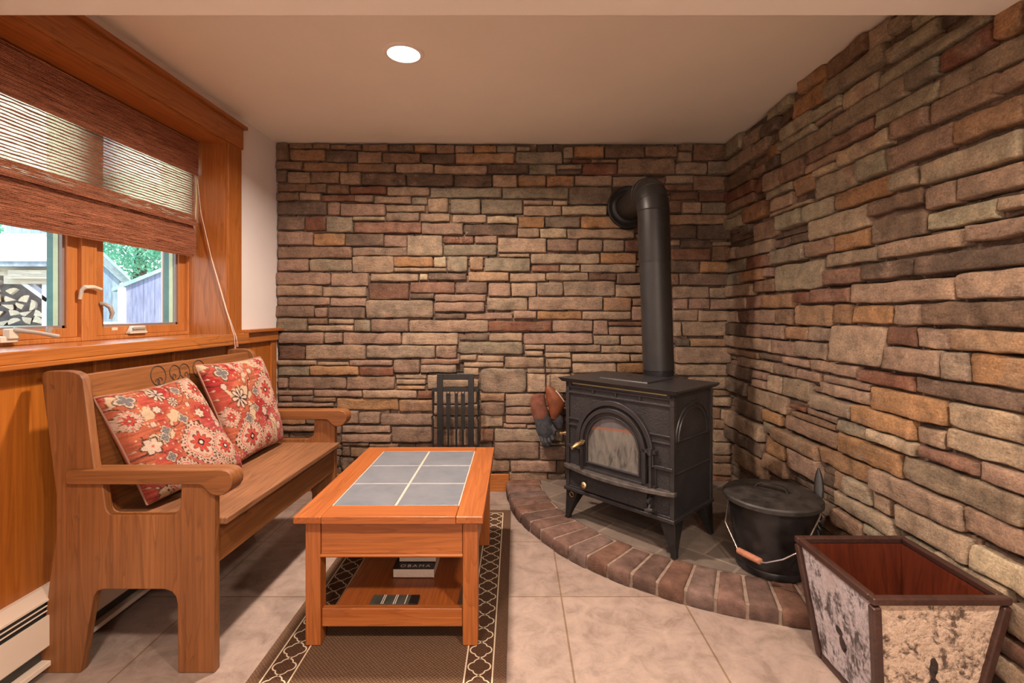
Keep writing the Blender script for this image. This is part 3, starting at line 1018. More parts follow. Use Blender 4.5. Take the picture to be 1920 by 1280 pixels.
# ------------------------------------------------------------------ woven reed blind
def blind_mats():
    t = NT('blind_reed')
    v = t.coord((3, 5, 140))
    n1 = t.noise(v, 1.0, 4, 0.6)
    n2 = t.noise(t.coord((200, 200, 200)), 1.0, 3)
    c = t.ramp(n1, [(0.3, (0.20, 0.068, 0.036)), (0.6, (0.42, 0.165, 0.090)), (0.85, (0.55, 0.26, 0.16))])
    c = t.mix(c, t.ramp(n2, [(0.3, (0.6,) * 3), (0.7, (1.3,) * 3)]), 1.0, 'MULTIPLY')
    M['reed'] = t.done(c, 0.8, 0.0, t.bump(n2, 0.5, 0.004), 0.2)
    t = NT('blind_mesh')
    n3 = t.noise(t.coord((300, 300, 300)), 1.0, 2)
    c = t.ramp(n3, [(0.35, (0.62, 0.50, 0.32)), (0.65, (0.88, 0.80, 0.62))])
    tl = t.n('ShaderNodeBsdfTranslucent')
    t.l(c, tl.inputs[0])
    tp = t.n('ShaderNodeBsdfTransparent')
    mx = t.n('ShaderNodeMixShader')
    mx.inputs[0].default_value = 0.32
    t.l(tl.outputs[0], mx.inputs[1])
    t.l(tp.outputs[0], mx.inputs[2])
    t.l(mx.outputs[0], t.out.inputs[0])
    M['blind_mesh'] = t.mat


blind_mats()
BY0, BY1 = 0.76, 2.512
rng = random.Random(5)
bl = thing('woven_blind', 'brown woven reed blind half lowered over the window', 'blind', (-1.62, 1.64, 1.96))


def reeds(mb, x, z0, z1, pitch, r, wob=0.0008, y0=BY0, y1=BY1, xs=None):
    z = z0 + r
    while z < z1 - r * .4:
        xx = xs(z) if xs else x
        rr = r * rng.uniform(.75, 1.15)
        pts = []
        n = 60
        for i in range(n + 1):
            y = y0 + (y1 - y0) * i / n
            pts.append((xx + rng.uniform(-wob, wob), y, z + rng.uniform(-wob, wob)))
        mb.tube(pts, [rr * rng.uniform(.72, 1.22) for _ in pts], 5)
        z += pitch


mb = MB()
reeds(mb, -1.612, 1.786, 1.958, 0.0062, 0.0034)
mb.box(-1.616, -1.622, BY0, BY1, 1.79, 1.958)
build('valance', mb, M['reed'], bl)
mb = MB()
reeds(mb, -1.632, 1.585, 1.80, 0.0118, 0.0027, .0014)
# the dense hem of the open field, folding forward over the lower flap
z = 1.545
reeds(mb, -1.628, 1.530, 1.590, 0.0060, 0.0034, xs=lambda z: -1.632 + 0.02 * max(0, (1.59 - z) / .06))
build('reed_field', mb, M['reed'], bl)
build('backing_mesh', MB().box(-1.637, -1.638, BY0 + .003, BY1 - .006, 1.55, 1.80), M['blind_mesh'], bl, smooth=False)
mb = MB()
reeds(mb, -1.63, 1.378, 1.548, 0.0060, 0.0035, xs=lambda z: -1.640 + 0.018 * (1 - abs((z - 1.45) / .085) ** 2))
mb.box(-1.640, -1.646, BY0, BY1, 1.382, 1.56)
build('lower_flap', mb, M['reed'], bl)
mb = MB()
for y in (BY1 + .004,):
    mb.tube([(-1.626, y, 1.80), (-1.624, y + .001, 1.68), (-1.628, y, 1.57)], .0035, 6)
build('edge_tape', mb, plain('edge_tape', (0.62, 0.52, 0.25), 0.8), bl)
cd = MB()
cd.tube([(-1.618, 2.517, 1.775), (-1.60, 2.518, 1.60), (-1.545, 2.519, 1.36), (-1.47, 2.519, 1.10), (-1.436, 2.517, 0.995), (-1.430, 2.517, 0.975), (-1.427, 2.517, .925)], .0014, 6)
cd.tube([(-1.606, 2.521, 1.62), (-1.552, 2.522, 1.385), (-1.47, 2.524, 1.10), (-1.436, 2.530, 0.995), (-1.430, 2.532, 0.975), (-1.427, 2.533, .955)], .0014, 6)
co = build('pull_cord', cd, M['cream_paper'], bl)
build('cord_tassel', MB().lathe([(.002, 0), (.004, -.004), (.005, -.018), (.0085, -.03), (.007, -.036)], (-1.427, 2.517, .928), 12), M['grip'], co)
build('cord_tassel', MB().lathe([(.002, 0), (.004, -.004), (.005, -.018), (.0085, -.03), (.007, -.036)], (-1.427, 2.533, .958), 12), M['grip'], co)
# ------------------------------------------------------------------ pine settle bench
bench = thing('settle_bench', 'pine settle bench with curved arms under the window', 'bench', (-1.18, 1.98, 0))
SK = 0.038                            # the bench stands a touch askew to the wall


def shear(mb):
    mb.v = [(x + (y - 1.511) * SK, y, z) for (x, y, z) in mb.v]
    return mb


def pxz(pts, s=615.5):
    return [((x - 968) / s, EYE - (y - 585) / s) for (x, y) in pts]


def fix_bottom(pts, y0):
    return [(x, 0.0 if y > y0 else None) for (x, y) in pts]


END = [(70, 1262), (90, 1108), (104, 1000), (104, 925), (77, 706), (79, 699), (88, 695.5), (122, 695), (138, 697), (149, 702), (156, 712), (177, 880),
       (192, 905), (197, 948), (199, 956), (204, 962), (212, 965), (320, 965), (329, 962), (335, 956), (338, 947), (340, 882),
       (402, 882), (402, 1262), (333, 1262), (332, 1132), (329, 1119), (322, 1110), (308, 1105), (194, 1105), (183, 1108), (176, 1116), (172, 1132), (150, 1262)]
ARM = [(133, 879), (420, 878), (431, 880), (438, 886), (441, 896), (440, 908), (434, 918), (424, 925), (412, 927), (400, 924), (391, 916), (384, 908), (376, 906), (133, 906), (129, 902), (129, 883)]
END_P, ARM_P = pxz(END), pxz(ARM)
for y0, y1, ya, yb in ((1.511, 1.539, 1.497, 1.558), (2.422, 2.450, 2.404, 2.468)):
    p = MB().prism(END_P, lambda a, b, d: (a, d, max(b, 0)), y0, y1)
    e = build('end_panel', shear(p), M['pine_z'], bench, bevel=0.004)
    for (x, y) in ((144, 968), (182, 1047), (372, 1047), (97, 725)) if y0 < 2 else ((144, 968), (372, 1047)):
        (px, pz) = pxz([(x, y)])[0]
        pl = MB().lathe([(.0, 0.0012), (.009, .0012), (.010, -.003)], (px, y0, pz), 16, axis='y')
        build('wood_plug', shear(pl), M['plug'], e)
    p = MB().prism(ARM_P, lambda a, b, d: (a, d, b), ya, yb)
    build('armrest', shear(p), M['pine_x'], bench, bevel=0.006)
xt = lambda z: -1.345 + (0.905 - z) * 0.157
p = MB()
p.hexa([(xt(.36) - .022, 1.537, .36), (xt(.36), 1.537, .36), (xt(.36), 2.424, .36), (xt(.36) - .022, 2.424, .36)],
       [(xt(.905) - .022, 1.537, .905), (xt(.905), 1.537, .905), (xt(.905), 2.424, .905), (xt(.905) - .022, 2.424, .905)])
br = build('backrest', shear(p), M['pine_y'], bench, bevel=0.003)


def scroll():
    """carved line scrolls: an open loop at each side, a two lobed heart between, in (y, z) on the back"""
    def loop(cy, cz, r, sgn, a0, a1, curl):
        pts = []
        for i in range(27):
            a = radians(a0 + (a1 - a0) * i / 26)
            pts.append((cy + sgn * r * cos(a), cz + r * sin(a)))
        c2 = (cy + sgn * (r * cos(radians(a1)) - curl * cos(radians(a1))), cz + r * sin(radians(a1)) - curl * sin(radians(a1)))
        for i in range(1, 25):
            a = radians(a1 - 300 * i / 24)
            q = curl * (1 - .55 * i / 24)
            pts.append((c2[0] + sgn * q * cos(a), c2[1] + q * sin(a)))
        return pts
    out = []
    for cy, sgn in ((1.838, 1), (2.060, -1)):
        out.append(loop(cy, .864, .036, sgn, 90, -70, .017))
        out.append(loop(cy, .864, .036, -sgn, 88, -62, .014))
    for sgn in (1, -1):
        out.append(loop(1.949 + sgn * .024, .868, .027, sgn, 60, -110, .0001)[:27] if False else loop(1.949 + sgn * .026, .866, .028, -sgn, -75, 250, .012))
    return out


for ln in scroll():
    mbc = MB().tube([(xt(z) - .0004, y, z) for (y, z) in ln], .0022, 6)
    build('carved_scroll', shear(mbc), M['carving'], br)
p = MB().box(-1.31, -0.897, 1.537, 2.424, .441, .465)
build('seat', shear(p), M['seat'], bench, bevel=0.006)
p = MB().box(-0.948, -0.926, 1.537, 2.424, .323, .442)
build('front_apron', shear(p), M['pine_y'], bench, bevel=0.002)
p = MB().box(-1.275, -1.253, 1.537, 2.424, .30, .36)
p.box(-1.275, -1.253, 1.537, 2.424, .36, .441)
build('rear_rail', shear(p), M['pine_y'], bench, bevel=0.002)

# ------------------------------------------------------------------ tapestry cushions


def tapestry(s, t, motifs, seed):
    sv = Vector((seed, seed * .37, 0))
    n1 = noise.noise(Vector((s * 3, t * 3, 0)) + sv)
    n2 = noise.noise(Vector((s * 7, t * 60, 4)) + sv)
    base = [0.285, 0.050, 0.032] if n1 < .05 else [0.30, 0.080, 0.042]
    if n1 < -.28:
        base = [0.25, 0.020, 0.018]
    pk = max(0, min(1, (s * .7 - t + .12) * 2.2))
    base = [base[0] * (1 - pk) + .33 * pk, base[1] * (1 - pk) + .075 * pk, base[2] * (1 - pk) + .075 * pk]
    base = [c * (1 + .55 * n2) for c in base]
    col = base
    # cream vine patches and small dots
    cv = noise.noise(Vector((s * 6.2, t * 6.2, 9)) + sv * 2) + .25 * noise.noise(Vector((s * 20, t * 20, 3)) + sv)
    if cv > .30: col = [.40, .28, .18]
    elif cv > .265: col = [.10, .035, .025]
    u, v = s * 34, t * 34
    du, dv = (u % 1) - .5, (v % 1) - .5
    hsh = noise.noise(Vector((int(u) * 1.7, int(v) * 1.3, 5)) + sv)
    if hsh > .22 and hypot(du, dv) < .30: col = [.39, .27, .19]
    br_ = abs(noise.noise(Vector((s * 5, t * 5, 20)) + sv))
    msk = noise.noise(Vector((s * 2.3, t * 2.3, 33)) + sv)
    if br_ < .018 and msk > .0: col = [.045, .020, .015]
    for (k, cs, ct, R) in motifs:
        dx, dy = s - cs, t - ct
        r = hypot(dx, dy)
        if r > R * 1.3: continue
        th = atan2(dy, dx)
        q = r / R
        if k == 'M':
            edge = 1 + .10 * cos(th * 4) + .02 * cos(th * 20)
            q = q / edge
            if q < 1.0:
                col = [.40, .285, .215]
                if q > .93: col = [.035, .018, .014] if cos(th * 22) > -.1 else [.40, .29, .22]
                elif .80 < q < .87 and cos(th * 30) > .1: col = [.06, .025, .02]
                elif .68 < q < .73: col = [.42, .09, .07]
                elif q < .56:
                    pet = abs(cos(th * 4.5))
                    if q < .50 * (0.5 + .5 * pet) + .04: col = [.36, .045, .03]
                    if abs(q - .50 * (0.5 + .5 * pet)) < .035: col = [.10, .03, .025]
                    if q < .17: col = [.025, .015, .013]
                    if q < .08: col = [.50, .41, .33]
                elif (noise.noise(Vector((s * 45, t * 45, 2))) > .28): col = [.42, .13, .09]
        elif k == 'W':
            pet = .62 + .38 * abs(cos(th * 3))
            if q < pet: col = [.43, .32, .25]
            elif q < pet + .18: col = [.07, .028, .02]
            if q < .16: col = [.42, .10, .05]
        elif k == 'K':
            pet = .55 + .45 * abs(cos(th * 4))
            if q < pet:
                col = [.42, .31, .24] if abs(sin(th * 4)) < .75 else [.035, .02, .018]
            elif q < pet + .15: col = [.09, .03, .02]
            if q < .14: col = [.03, .02, .02]
        elif k == 'G':
            pet = .55 + .45 * abs(cos(th * 2))
            if q < pet - .2: col = [.115, .105, .105]
            elif q < pet: col = [.40, .30, .22]
            elif q < pet + .12: col = [.06, .03, .025]
    return col


def cushion(name, P00, P10, P01, P11, thick, motifs, seed, label):
    P00, P10, P01, P11 = map(Vector, (P00, P10, P01, P11))
    ctr = (P00 + P10 + P01 + P11) / 4
    nrm = (P10 - P00).cross(P01 - P00).normalized()
    if nrm.x < 0: nrm = -nrm
    root = thing(name, label, 'cushion', (ctr.x, ctr.y, min(P00.z, P10.z)), group='tapestry cushions on the bench')
    N = 150
    mb = MB()
    for side in (1, -1):
        b = len(mb.v)
        for j in range(N + 1):
            for i in range(N + 1):
                s, t = i / N, j / N
                a, c = 2 * s - 1, 2 * t - 1
                # sides bow inwards between the drawn-out corners
                a2 = a * (1 - .050 * (1 - c * c))
                c2 = c * (1 - .050 * (1 - a * a))
                sa, tc = (a2 + 1) / 2, (c2 + 1) / 2
                p = P00 * (1 - sa) * (1 - tc) + P10 * sa * (1 - tc) + P01 * (1 - sa) * tc + P11 * sa * tc
                bul = (max(0, 1 - a ** 4) * max(0, 1 - c ** 4)) ** 0.46
                wr = .006 * noise.noise(Vector((s * 5, t * 5, seed + side))) + .0025 * noise.noise(Vector((s * 16, t * 16, seed)))
                p = p + nrm * side * ((thick if side > 0 else thick * .62) * bul + wr * bul)
                p.z -= .012 * (1 - c) * bul * .5
                col = tapestry(s, t, motifs, seed) if side > 0 else (.36, .09, .05)
                mb.addv(p, tuple(col))
        for j in range(N):
            for i in range(N):
                q = (b + j * (N + 1) + i, b + j * (N + 1) + i + 1, b + (j + 1) * (N + 1) + i + 1, b + (j + 1) * (N + 1) + i)
                mb.addf(q if side < 0 else q[::-1])
    cv = build('cushion_cover', mb, M['tapestry'], root, colors=True, angle=180)
    pts = []
    def edge(A, B):
        for k in range(20):
            f = k / 20
            p = A * (1 - f) + B * f
            pts.append(p + (ctr - p).normalized() * .050 * .42 * (1 - (2 * f - 1) ** 2) * .5)
    for A, B in ((P00, P10), (P10, P11), (P11, P01), (P01, P00)):
        edge(A, B)
    pts.append(pts[0])
    build('seam_piping', MB().tube(pts, .0032, 6), plain(name + '_piping', (.30, .16, .11), .9), root)
    return root, cv


mA = [('M', .56, .36, .20), ('M', .80, .26, .15), ('M', .86, .86, .16), ('M', .30, .10, .17), ('M', .97, .55, .12), ('M', .66, .02, .16), ('W', .72, .63, 0.048), ('W', .86, .48, 0.037),
      ('W', .12, .46, 0.074), ('K', .40, .90, .075), ('G', .12, .90, .075), ('G', .50, .62, .055), ('G', .28, .56, .05), ('G', .24, .50, .05), ('G', .62, .90, .05), ('W', .64, .74, 0.026), ('W', .46, .07, 0.037),
      ('W', .30, .76, 0.037), ('G', .22, .32, .05), ('M', .06, .72, .09), ('W', .93, .70, 0.033), ('K', .50, .80, .05), ('W', .20, .64, 0.026)]
mB = [('M', .24, .20, .19), ('M', .54, .10, .14), ('M', .74, .62, .18), ('M', .95, .36, .14), ('M', .82, .94, .13), ('M', .97, .82, .10), ('K', .24, .60, .105), ('W', .58, .40, 0.052), ('W', .78, .20, 0.048),
      ('G', .16, .88, .08), ('G', .27, .38, .065), ('G', .52, .63, .06), ('W', .40, .78, 0.030), ('W', .70, .33, 0.030), ('W', .36, .47, 0.022),
      ('M', .06, .44, .09), ('G', .44, .46, .045), ('W', .55, .86, 0.033), ('K', .88, .10, .05), ('M', .42, .96, .10), ('W', .10, .74, 0.033)]
root, cv = cushion('tapestry_cushion', (-1.178, 1.582, .486), (-1.106, 2.002, .476), (-1.330, 1.560, .830), (-1.312, 1.975, .838), .072, mA, 3.1,
                   'red tapestry cushion at the near end of the bench, behind the nearer armrest')
build('care_tag', MB().box(-1.286, -1.284, 1.972, 1.994, .766, .800), M['cream_paper'], root, smooth=False)
root, cv = cushion('tapestry_cushion', (-1.140, 2.010, .480), (-1.130, 2.400, .482), (-1.295, 2.000, .885), (-1.235, 2.392, .885), .058, mB, 8.6,
                   'red tapestry cushion at the far end of the bench, upright near the stone wall')
# ------------------------------------------------------------------ baseboard heater
ht = thing('baseboard_heater', 'cream enamelled baseboard heater along the wainscot behind the bench', 'heater', (-1.46, 1.8, 0))
HY0, HY1 = 0.5, 3.03
x0 = XL + 0.008
p = MB().prism([(x0, .243), (x0 + .014, .243), (x0 + .062, .228), (x0 + .062, .222), (x0 + .012, .236), (x0 + .006, .22), (x0 + .004, .01), (x0, .01)],
               lambda a, b, d: (a, d, b), HY0, HY1)
build('back_and_hood', p, M['enamel'], ht, smooth=False)
build('inner_cavity', MB().box(x0 + .006, x0 + .040, HY0 + .002, HY1 - .002, .02, .215), M['dark_gap'], ht, smooth=False)
p = MB().prism([(x0 + .058, .178), (x0 + .064, .178), (x0 + .064, .086), (x0 + .050, .074), (x0 + .046, .078), (x0 + .058, .09)], lambda a, b, d: (a, d, b), HY0, HY1)
build('front_panel', p, M['enamel'], ht, smooth=False)
p = MB()
for z in (.206, .191):
    p.tube([(x0 + .056, HY0, z), (x0 + .056, HY1, z)], .0022, 6)
yy = HY0 + .2
while yy < HY1:
    p.tube([(x0 + .050, yy, .228), (x0 + .058, yy, .20), (x0 + .056, yy, .176)], .0022, 6)
    yy += .43
build('grille_wire', p, M['enamel'], ht)
build('bottom_lip', MB().box(x0 + .034, x0 + .068, HY0, HY1, .024, .040), M['enamel'], ht, bevel=.002)
# ------------------------------------------------------------------ coffee table with slate top
tb = thing('coffee_table', 'cherry coloured coffee table with inset grey slate tiles on the runner rug', 'table', (-.41, 2.0, 0))
TX0, TX1, TY0, TY1, TZ = -.716, -.106, 1.588, 2.410, .445
IX0, IX1, IY0, IY1 = -.626, -.194, 1.682, 2.342
t0 = TZ - .024
build('top_frame_side', MB().box(TX0, IX0, TY0, TY1, t0, TZ), M['table_y'], tb, bevel=.004)
build('top_frame_side', MB().box(IX1, TX1, TY0, TY1, t0, TZ), M['table_y'], tb, bevel=.004)
build('top_frame_end', MB().box(IX0 + .0005, IX1 - .0005, TY0, IY0, t0, TZ), M['table_x'], tb, bevel=.002)
build('top_frame_end', MB().box(IX0 + .0005, IX1 - .0005, IY1, TY1, t0, TZ), M['table_x'], tb, bevel=.002)
build('grout_bed', MB().box(IX0, IX1, IY0, IY1, t0, TZ - .0022), M['grout'], tb, smooth=False)
gw = .0045
for i in range(2):
    for j in range(3):
        a = IX0 + (IX1 - IX0) / 2 * i
        b = IY0 + (IY1 - IY0) / 3 * j
        build('slate_tile', MB().box(a + gw, a + (IX1 - IX0) / 2 - gw, b + gw, b + (IY1 - IY0) / 3 - gw, TZ - .010, TZ - .0008), M['slate'], tb, bevel=.0012)
LW = .050
for lx in (-.692, -.126 - LW):
    for ly in (1.626, 2.372 - LW):
        build('leg', MB().box(lx, lx + LW, ly, ly + LW, .007, t0), M['table_z'], tb, bevel=.003)
dr = MB().box(-.641, -.177, 1.630, 1.648, .306, t0 - .004)
dw = build('drawer_front', dr, M['table_x'], tb, bevel=.002)
build('bead_moulding', MB().tube([(-.642, 1.630, .301), (-.176, 1.630, .301)], .006, 10), M['table_x'], dw)
build('rear_apron', MB().box(-.641, -.177, 2.350, 2.368, .300, t0), M['table_x'], tb, bevel=.002)
build('side_apron', MB().box(-.688, -.670, 1.676, 2.322, .300, t0), M['table_y'], tb, bevel=.002)
build('side_apron', MB().box(-.148, -.130, 1.676, 2.322, .300, t0), M['table_y'], tb, bevel=.002)
build('stretcher', MB().box(-.641, -.177, 1.634, 1.658, .064, .124), M['table_x'], tb, bevel=.003)
build('stretcher', MB().box(-.641, -.177, 2.340, 2.364, .064, .124), M['table_x'], tb, bevel=.003)
build('shelf', MB().box(-.607, -.198, 1.658, 2.340, .098, .114), M['shelf'], tb, bevel=.002)

# ------------------------------------------------------------------ books on the shelf


def book(label, x0, x1, y0, y1, z0, z1, cover, spine, name='book'):
    b = thing(name, label, 'book', ((x0 + x1) / 2, (y0 + y1) / 2, z0), group='books on the lower shelf')
    t = .003
    build('page_block', MB().box(x0 + .003, x1 - .003, y0 + .002, y1 - .002, z0 + t, z1 - t), M['pages'], b, smooth=False)
    build('cover', MB().box(x0, x1, y0, y1, z1 - t, z1), cover, b, bevel=.0008)
    build('cover', MB().box(x0, x1, y0, y1, z0, z0 + t), M['black_cover'], b, bevel=.0008)
    build('spine', MB().box(x1 - .003, x1, y0, y1, z0, z1), spine, b, bevel=.0008)
    return b


b1 = book('thick hardback with black cover and white lettering, lower of the two stacked on the shelf', -.459, -.305, 1.838, 2.068, .114, .150, M['black_cover'], M['cream_paper'])
tx = bpy.data.curves.new('cover_title', 'FONT')
tx.body = 'OBAMA'
tx.size = .0270
tx.space_character = 1.35
tx.extrude = .0002
tx.align_x = 'CENTER'
tmp = bpy.data.objects.new('cover_title', tx)
C.objects.link(tmp)
bpy.context.view_layer.update()
tme = bpy.data.meshes.new_from_object(tmp.evaluated_get(bpy.context.evaluated_depsgraph_get()))
tme.materials.clear()
tme.materials.append(M['cream_paper'])
bpy.data.objects.remove(tmp)
to = bpy.data.objects.new('cover_title', tme)
C.objects.link(to)
to.parent = b1
to.location = (0.004, 1.849 - 1.953, .0363)
b2 = book('hardback with red edged cover, upper of the two stacked on the shelf', -.447, -.306, 1.884, 2.090, .150, .186, M['red_cover'], M['cream_paper'])
b3 = thing('book', 'thin dark slate coloured book with pale stripes, lying flat at the front of the shelf', 'book', (-.42, 1.69, .114), group='books on the lower shelf')
build('page_block', MB().box(-.489, -.334, 1.662, 1.712, .1165, .1215), M['pages'], b3, smooth=False)
cv = MB().box(-.492, -.332, 1.660, 1.714, .1215, .124)
build('cover', cv, M['slate_cover'], b3, bevel=.0006)
build('cover', MB().box(-.492, -.332, 1.660, 1.714, .114, .1165), M['slate_cover'], b3, bevel=.0006)
for x in (-.4545, -.4485, -.4135, -.4075, -.3755):
    build('cover_stripe', MB().box(x, x + .0022, 1.660, 1.714, .124, .1244), M['cream_paper'], b3, smooth=False)
build('spine', MB().box(-.362, -.332, 1.660, 1.714, .1212, .1243), M['black_cover'], b3, bevel=.0006)

# ------------------------------------------------------------------ runner rug
RX0, RX1, RY0, RY1 = -.800, -.030, 0.92, 2.745
H0 = .006
mb = MB()
B1, B2 = .040, .128                   # binding band, end of the patterned strip


def ringbox(a, b):
    x0, x1, y0, y1 = RX0 + a, RX1 - a, RY0 + a, RY1 - a
    u0, u1, v0, v1 = RX0 + b, RX1 - b, RY0 + b, RY1 - b
    mb.box(x0, u0, y0, y1, .0005, H0)
    mb.box(u1, x1, y0, y1, .0005, H0)
    mb.box(u0, u1, y0, v0, .0005, H0)
    mb.box(u0, u1, v1, y1, .0005, H0)


mb.mi = 2
ringbox(0, B1)
mb.mi = 1
ringbox(B1, B2)
mb.mi = 0
mb.box(RX0 + B2, RX1 - B2, RY0 + B2, RY1 - B2, .0005, H0)
mb.mi = 3
ZT = H0 + .0006


def ribbon(pts, w=.0042, closed=False):
    n = len(pts)
    b = len(mb.v)
    for i, p in enumerate(pts):
        q = pts[(i + 1) % n] if (i < n - 1 or closed) else pts[i]
        o = pts[i - 1] if (i > 0 or closed) else pts[i]
        dx, dy = q[0] - o[0], q[1] - o[1]
        L = hypot(dx, dy) or 1
        nx, ny = -dy / L * w / 2, dx / L * w / 2
        mb.addv((p[0] + nx, p[1] + ny, ZT))
        mb.addv((p[0] - nx, p[1] - ny, ZT))
    for i in range(n - 1 + (1 if closed else 0)):
        j = (i + 1) % n
        mb.addf((b + 2 * i, b + 2 * i + 1, b + 2 * j + 1, b + 2 * j))


for a in (B1 + .002, B2 - .002):
    x0, x1, y0, y1 = RX0 + a, RX1 - a, RY0 + a, RY1 - a
    for p, q in (((x0, y0), (x0, y1)), ((x1, y0), (x1, y1)), ((x0, y0), (x1, y0)), ((x0, y1), (x1, y1))):
        ribbon([p, q], .0046)
qa, qr = .0165, .0182
tt = (qa + sqrt(2 * qr * qr - qa * qa)) / 2
ang = atan2(tt, tt - qa)


def quatrefoil(cx, cy):
    for k in range(4):
        base = k * pi / 2
        c0, c1 = cx + qa * cos(base), cy + qa * sin(base)
        ribbon([(c0 + qr * cos(base - ang + 2 * ang * i / 12), c1 + qr * sin(base - ang + 2 * ang * i / 12)) for i in range(13)])


PER = .0740
bm = (B1 + B2) / 2
ny_ = int((RY1 - RY0 - 2 * bm) / PER)
py = (RY1 - RY0 - 2 * bm) / ny_
for k in range(ny_ + 1):
    cy = RY0 + bm + k * py
    for cx in (RX0 + bm, RX1 - bm):
        quatrefoil(cx, cy)
        if k < ny_:
            for s in (-1, 1):
                ribbon([(cx, cy + qa + qr), (cx + s * .006, cy + py / 2), (cx, cy + py - qa - qr)], .0036)
nx_ = int((RX1 - RX0 - 2 * bm) / PER)
px_ = (RX1 - RX0 - 2 * bm) / nx_
for k in range(nx_ + 1):
    cx = RX0 + bm + k * px_
    for cy in (RY0 + bm, RY1 - bm):
        if 0 < k < nx_:
            quatrefoil(cx, cy)
        if k < nx_:
            for s in (-1, 1):
                ribbon([(cx + qa + qr, cy), (cx + px_ / 2, cy + s * .006), (cx + px_ - qa - qr, cy)], .0036)
tag(build('runner_rug', mb, [M['rug'], M['rug_dark'], M['rug_edge'], M['rug_line']], smooth=False),
    'brown runner rug with cream quatrefoil border under the coffee table', 'rug')
# ------------------------------------------------------------------ raised corner hearth
HC, HR = (1.300, 3.050), 1.362
he = thing('corner_hearth', 'low quarter round hearth of reddish brick under the wood stove', 'hearth', (1.3, 3.05, 0))
rng = random.Random(21)
NB = 21
A0, A1 = radians(178.2), radians(272)
mb = MB()
for k in range(NB):
    a0 = A0 + (A1 - A0) * k / NB + .0045
    a1 = A0 + (A1 - A0) * (k + 1) / NB - .0045
    r0, r1 = 1.150 + rng.uniform(-.006, .006), HR + rng.uniform(-.006, .004)
    zt = .062 + rng.uniform(-.0012, .0012)
    base = rng.choice(((0.132, 0.074, 0.058), (0.148, 0.084, 0.066), (0.116, 0.068, 0.054), (0.148, 0.076, 0.053), (0.132, 0.084, 0.07)))
    f = rng.uniform(.85, 1.15)
    ca = tuple(c * f for c in base)
    rs = [r0, r0 + .004, r0 + .012] + [r0 + .012 + (r1 - r0 - .024) * i / 7 for i in range(1, 7)] + [r1 - .012, r1 - .004, r1]
    an = [a0, a0 + .003, a0 + .010] + [a0 + .010 + (a1 - a0 - .020) * i / 4 for i in range(1, 4)] + [a1 - .010, a1 - .003, a1]
    fr = [-.008, -.003, 0] + [0] * 6 + [0, -.004, -.011]
    fa = [-.007, -.0025, 0] + [0] * 3 + [0, -.0025, -.007]
    b = len(mb.v)
    sd = Vector((k * 3.1, 1, 2))
    for i, r in enumerate(rs):
        for j, a in enumerate(an):
            nz = .0022 * noise.noise(Vector((r * 30, a * 40, 0)) + sd) + .0012 * noise.noise(Vector((r * 90, a * 110, 3)) + sd)
            rr = r + (.002 * noise.noise(Vector((a * 60, 4, 0)) + sd) if i in (0, len(rs) - 1) else 0)
            q = 1 + .35 * noise.noise(Vector((r * 12, a * 14, 7)) + sd)
            mb.addv((HC[0] + rr * cos(a), HC[1] + rr * sin(a), zt + fr[i] + fa[j] + nz), tuple(c * q for c in ca))
    n = len(an)
    for i in range(len(rs) - 1):
        for j in range(n - 1):
            mb.addf((b + i * n + j, b + (i + 1) * n + j, b + (i + 1) * n + j + 1, b + i * n + j + 1))
    # skirt down to the floor
    loop = [b + (len(rs) - 1) * n + j for j in range(n)]
    lo = []
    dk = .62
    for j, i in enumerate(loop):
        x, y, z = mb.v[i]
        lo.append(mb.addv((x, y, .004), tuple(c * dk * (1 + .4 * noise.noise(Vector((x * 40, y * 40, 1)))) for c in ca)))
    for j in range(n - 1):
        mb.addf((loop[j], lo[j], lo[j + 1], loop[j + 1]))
    for edge in ([b + i * n for i in range(len(rs))], [b + i * n + n - 1 for i in range(len(rs))]):
        lo2 = [mb.addv((mb.v[i][0], mb.v[i][1], .03), ca) for i in edge]
        for j in range(len(edge) - 1):
            q = (edge[j], edge[j + 1], lo2[j + 1], lo2[j])
            mb.addf(q if edge[0] != b else q[::-1])
build('brick_border', mb, M['brick'], he, colors=True, angle=60)


def sector(mb, r0, r1, z0, z1, n=48):
    out = [(HC[0] + r1 * cos(A0 + (A1 - A0) * i / n), HC[1] + r1 * sin(A0 + (A1 - A0) * i / n)) for i in range(n + 1)]
    inn = [(HC[0] + r0 * cos(A1 - (A1 - A0) * i / n), HC[1] + r0 * sin(A1 - (A1 - A0) * i / n)) for i in range(n + 1)] if r0 > 0 else [HC]
    mb.prism(out + inn, lambda a, b, d: (a, b, d), z0, z1)


mb = MB()
for i in range(1):
    n = 60
    b = len(mb.v)
    for k in range(n + 1):
        a = A0 + (A1 - A0) * k / n
        for (r, z) in ((1.14, .055), (HR - .010, .055), (HR - .006, .050), (HR - .006, .0)):
            mb.addv((HC[0] + r * cos(a), HC[1] + r * sin(a), z))
    for k in range(n):
        for j in range(3):
            mb.addf((b + k * 4 + j, b + k * 4 + j + 1, b + k * 4 + j + 5, b + k * 4 + j + 4))
build('mortar_bed', mb, M['brick_mortar'], he, smooth=False)
mb = MB()
sector(mb, 0, 1.148, 0.0, .060)
build('hearth_slab', mb, M['slab'], he, smooth=False)

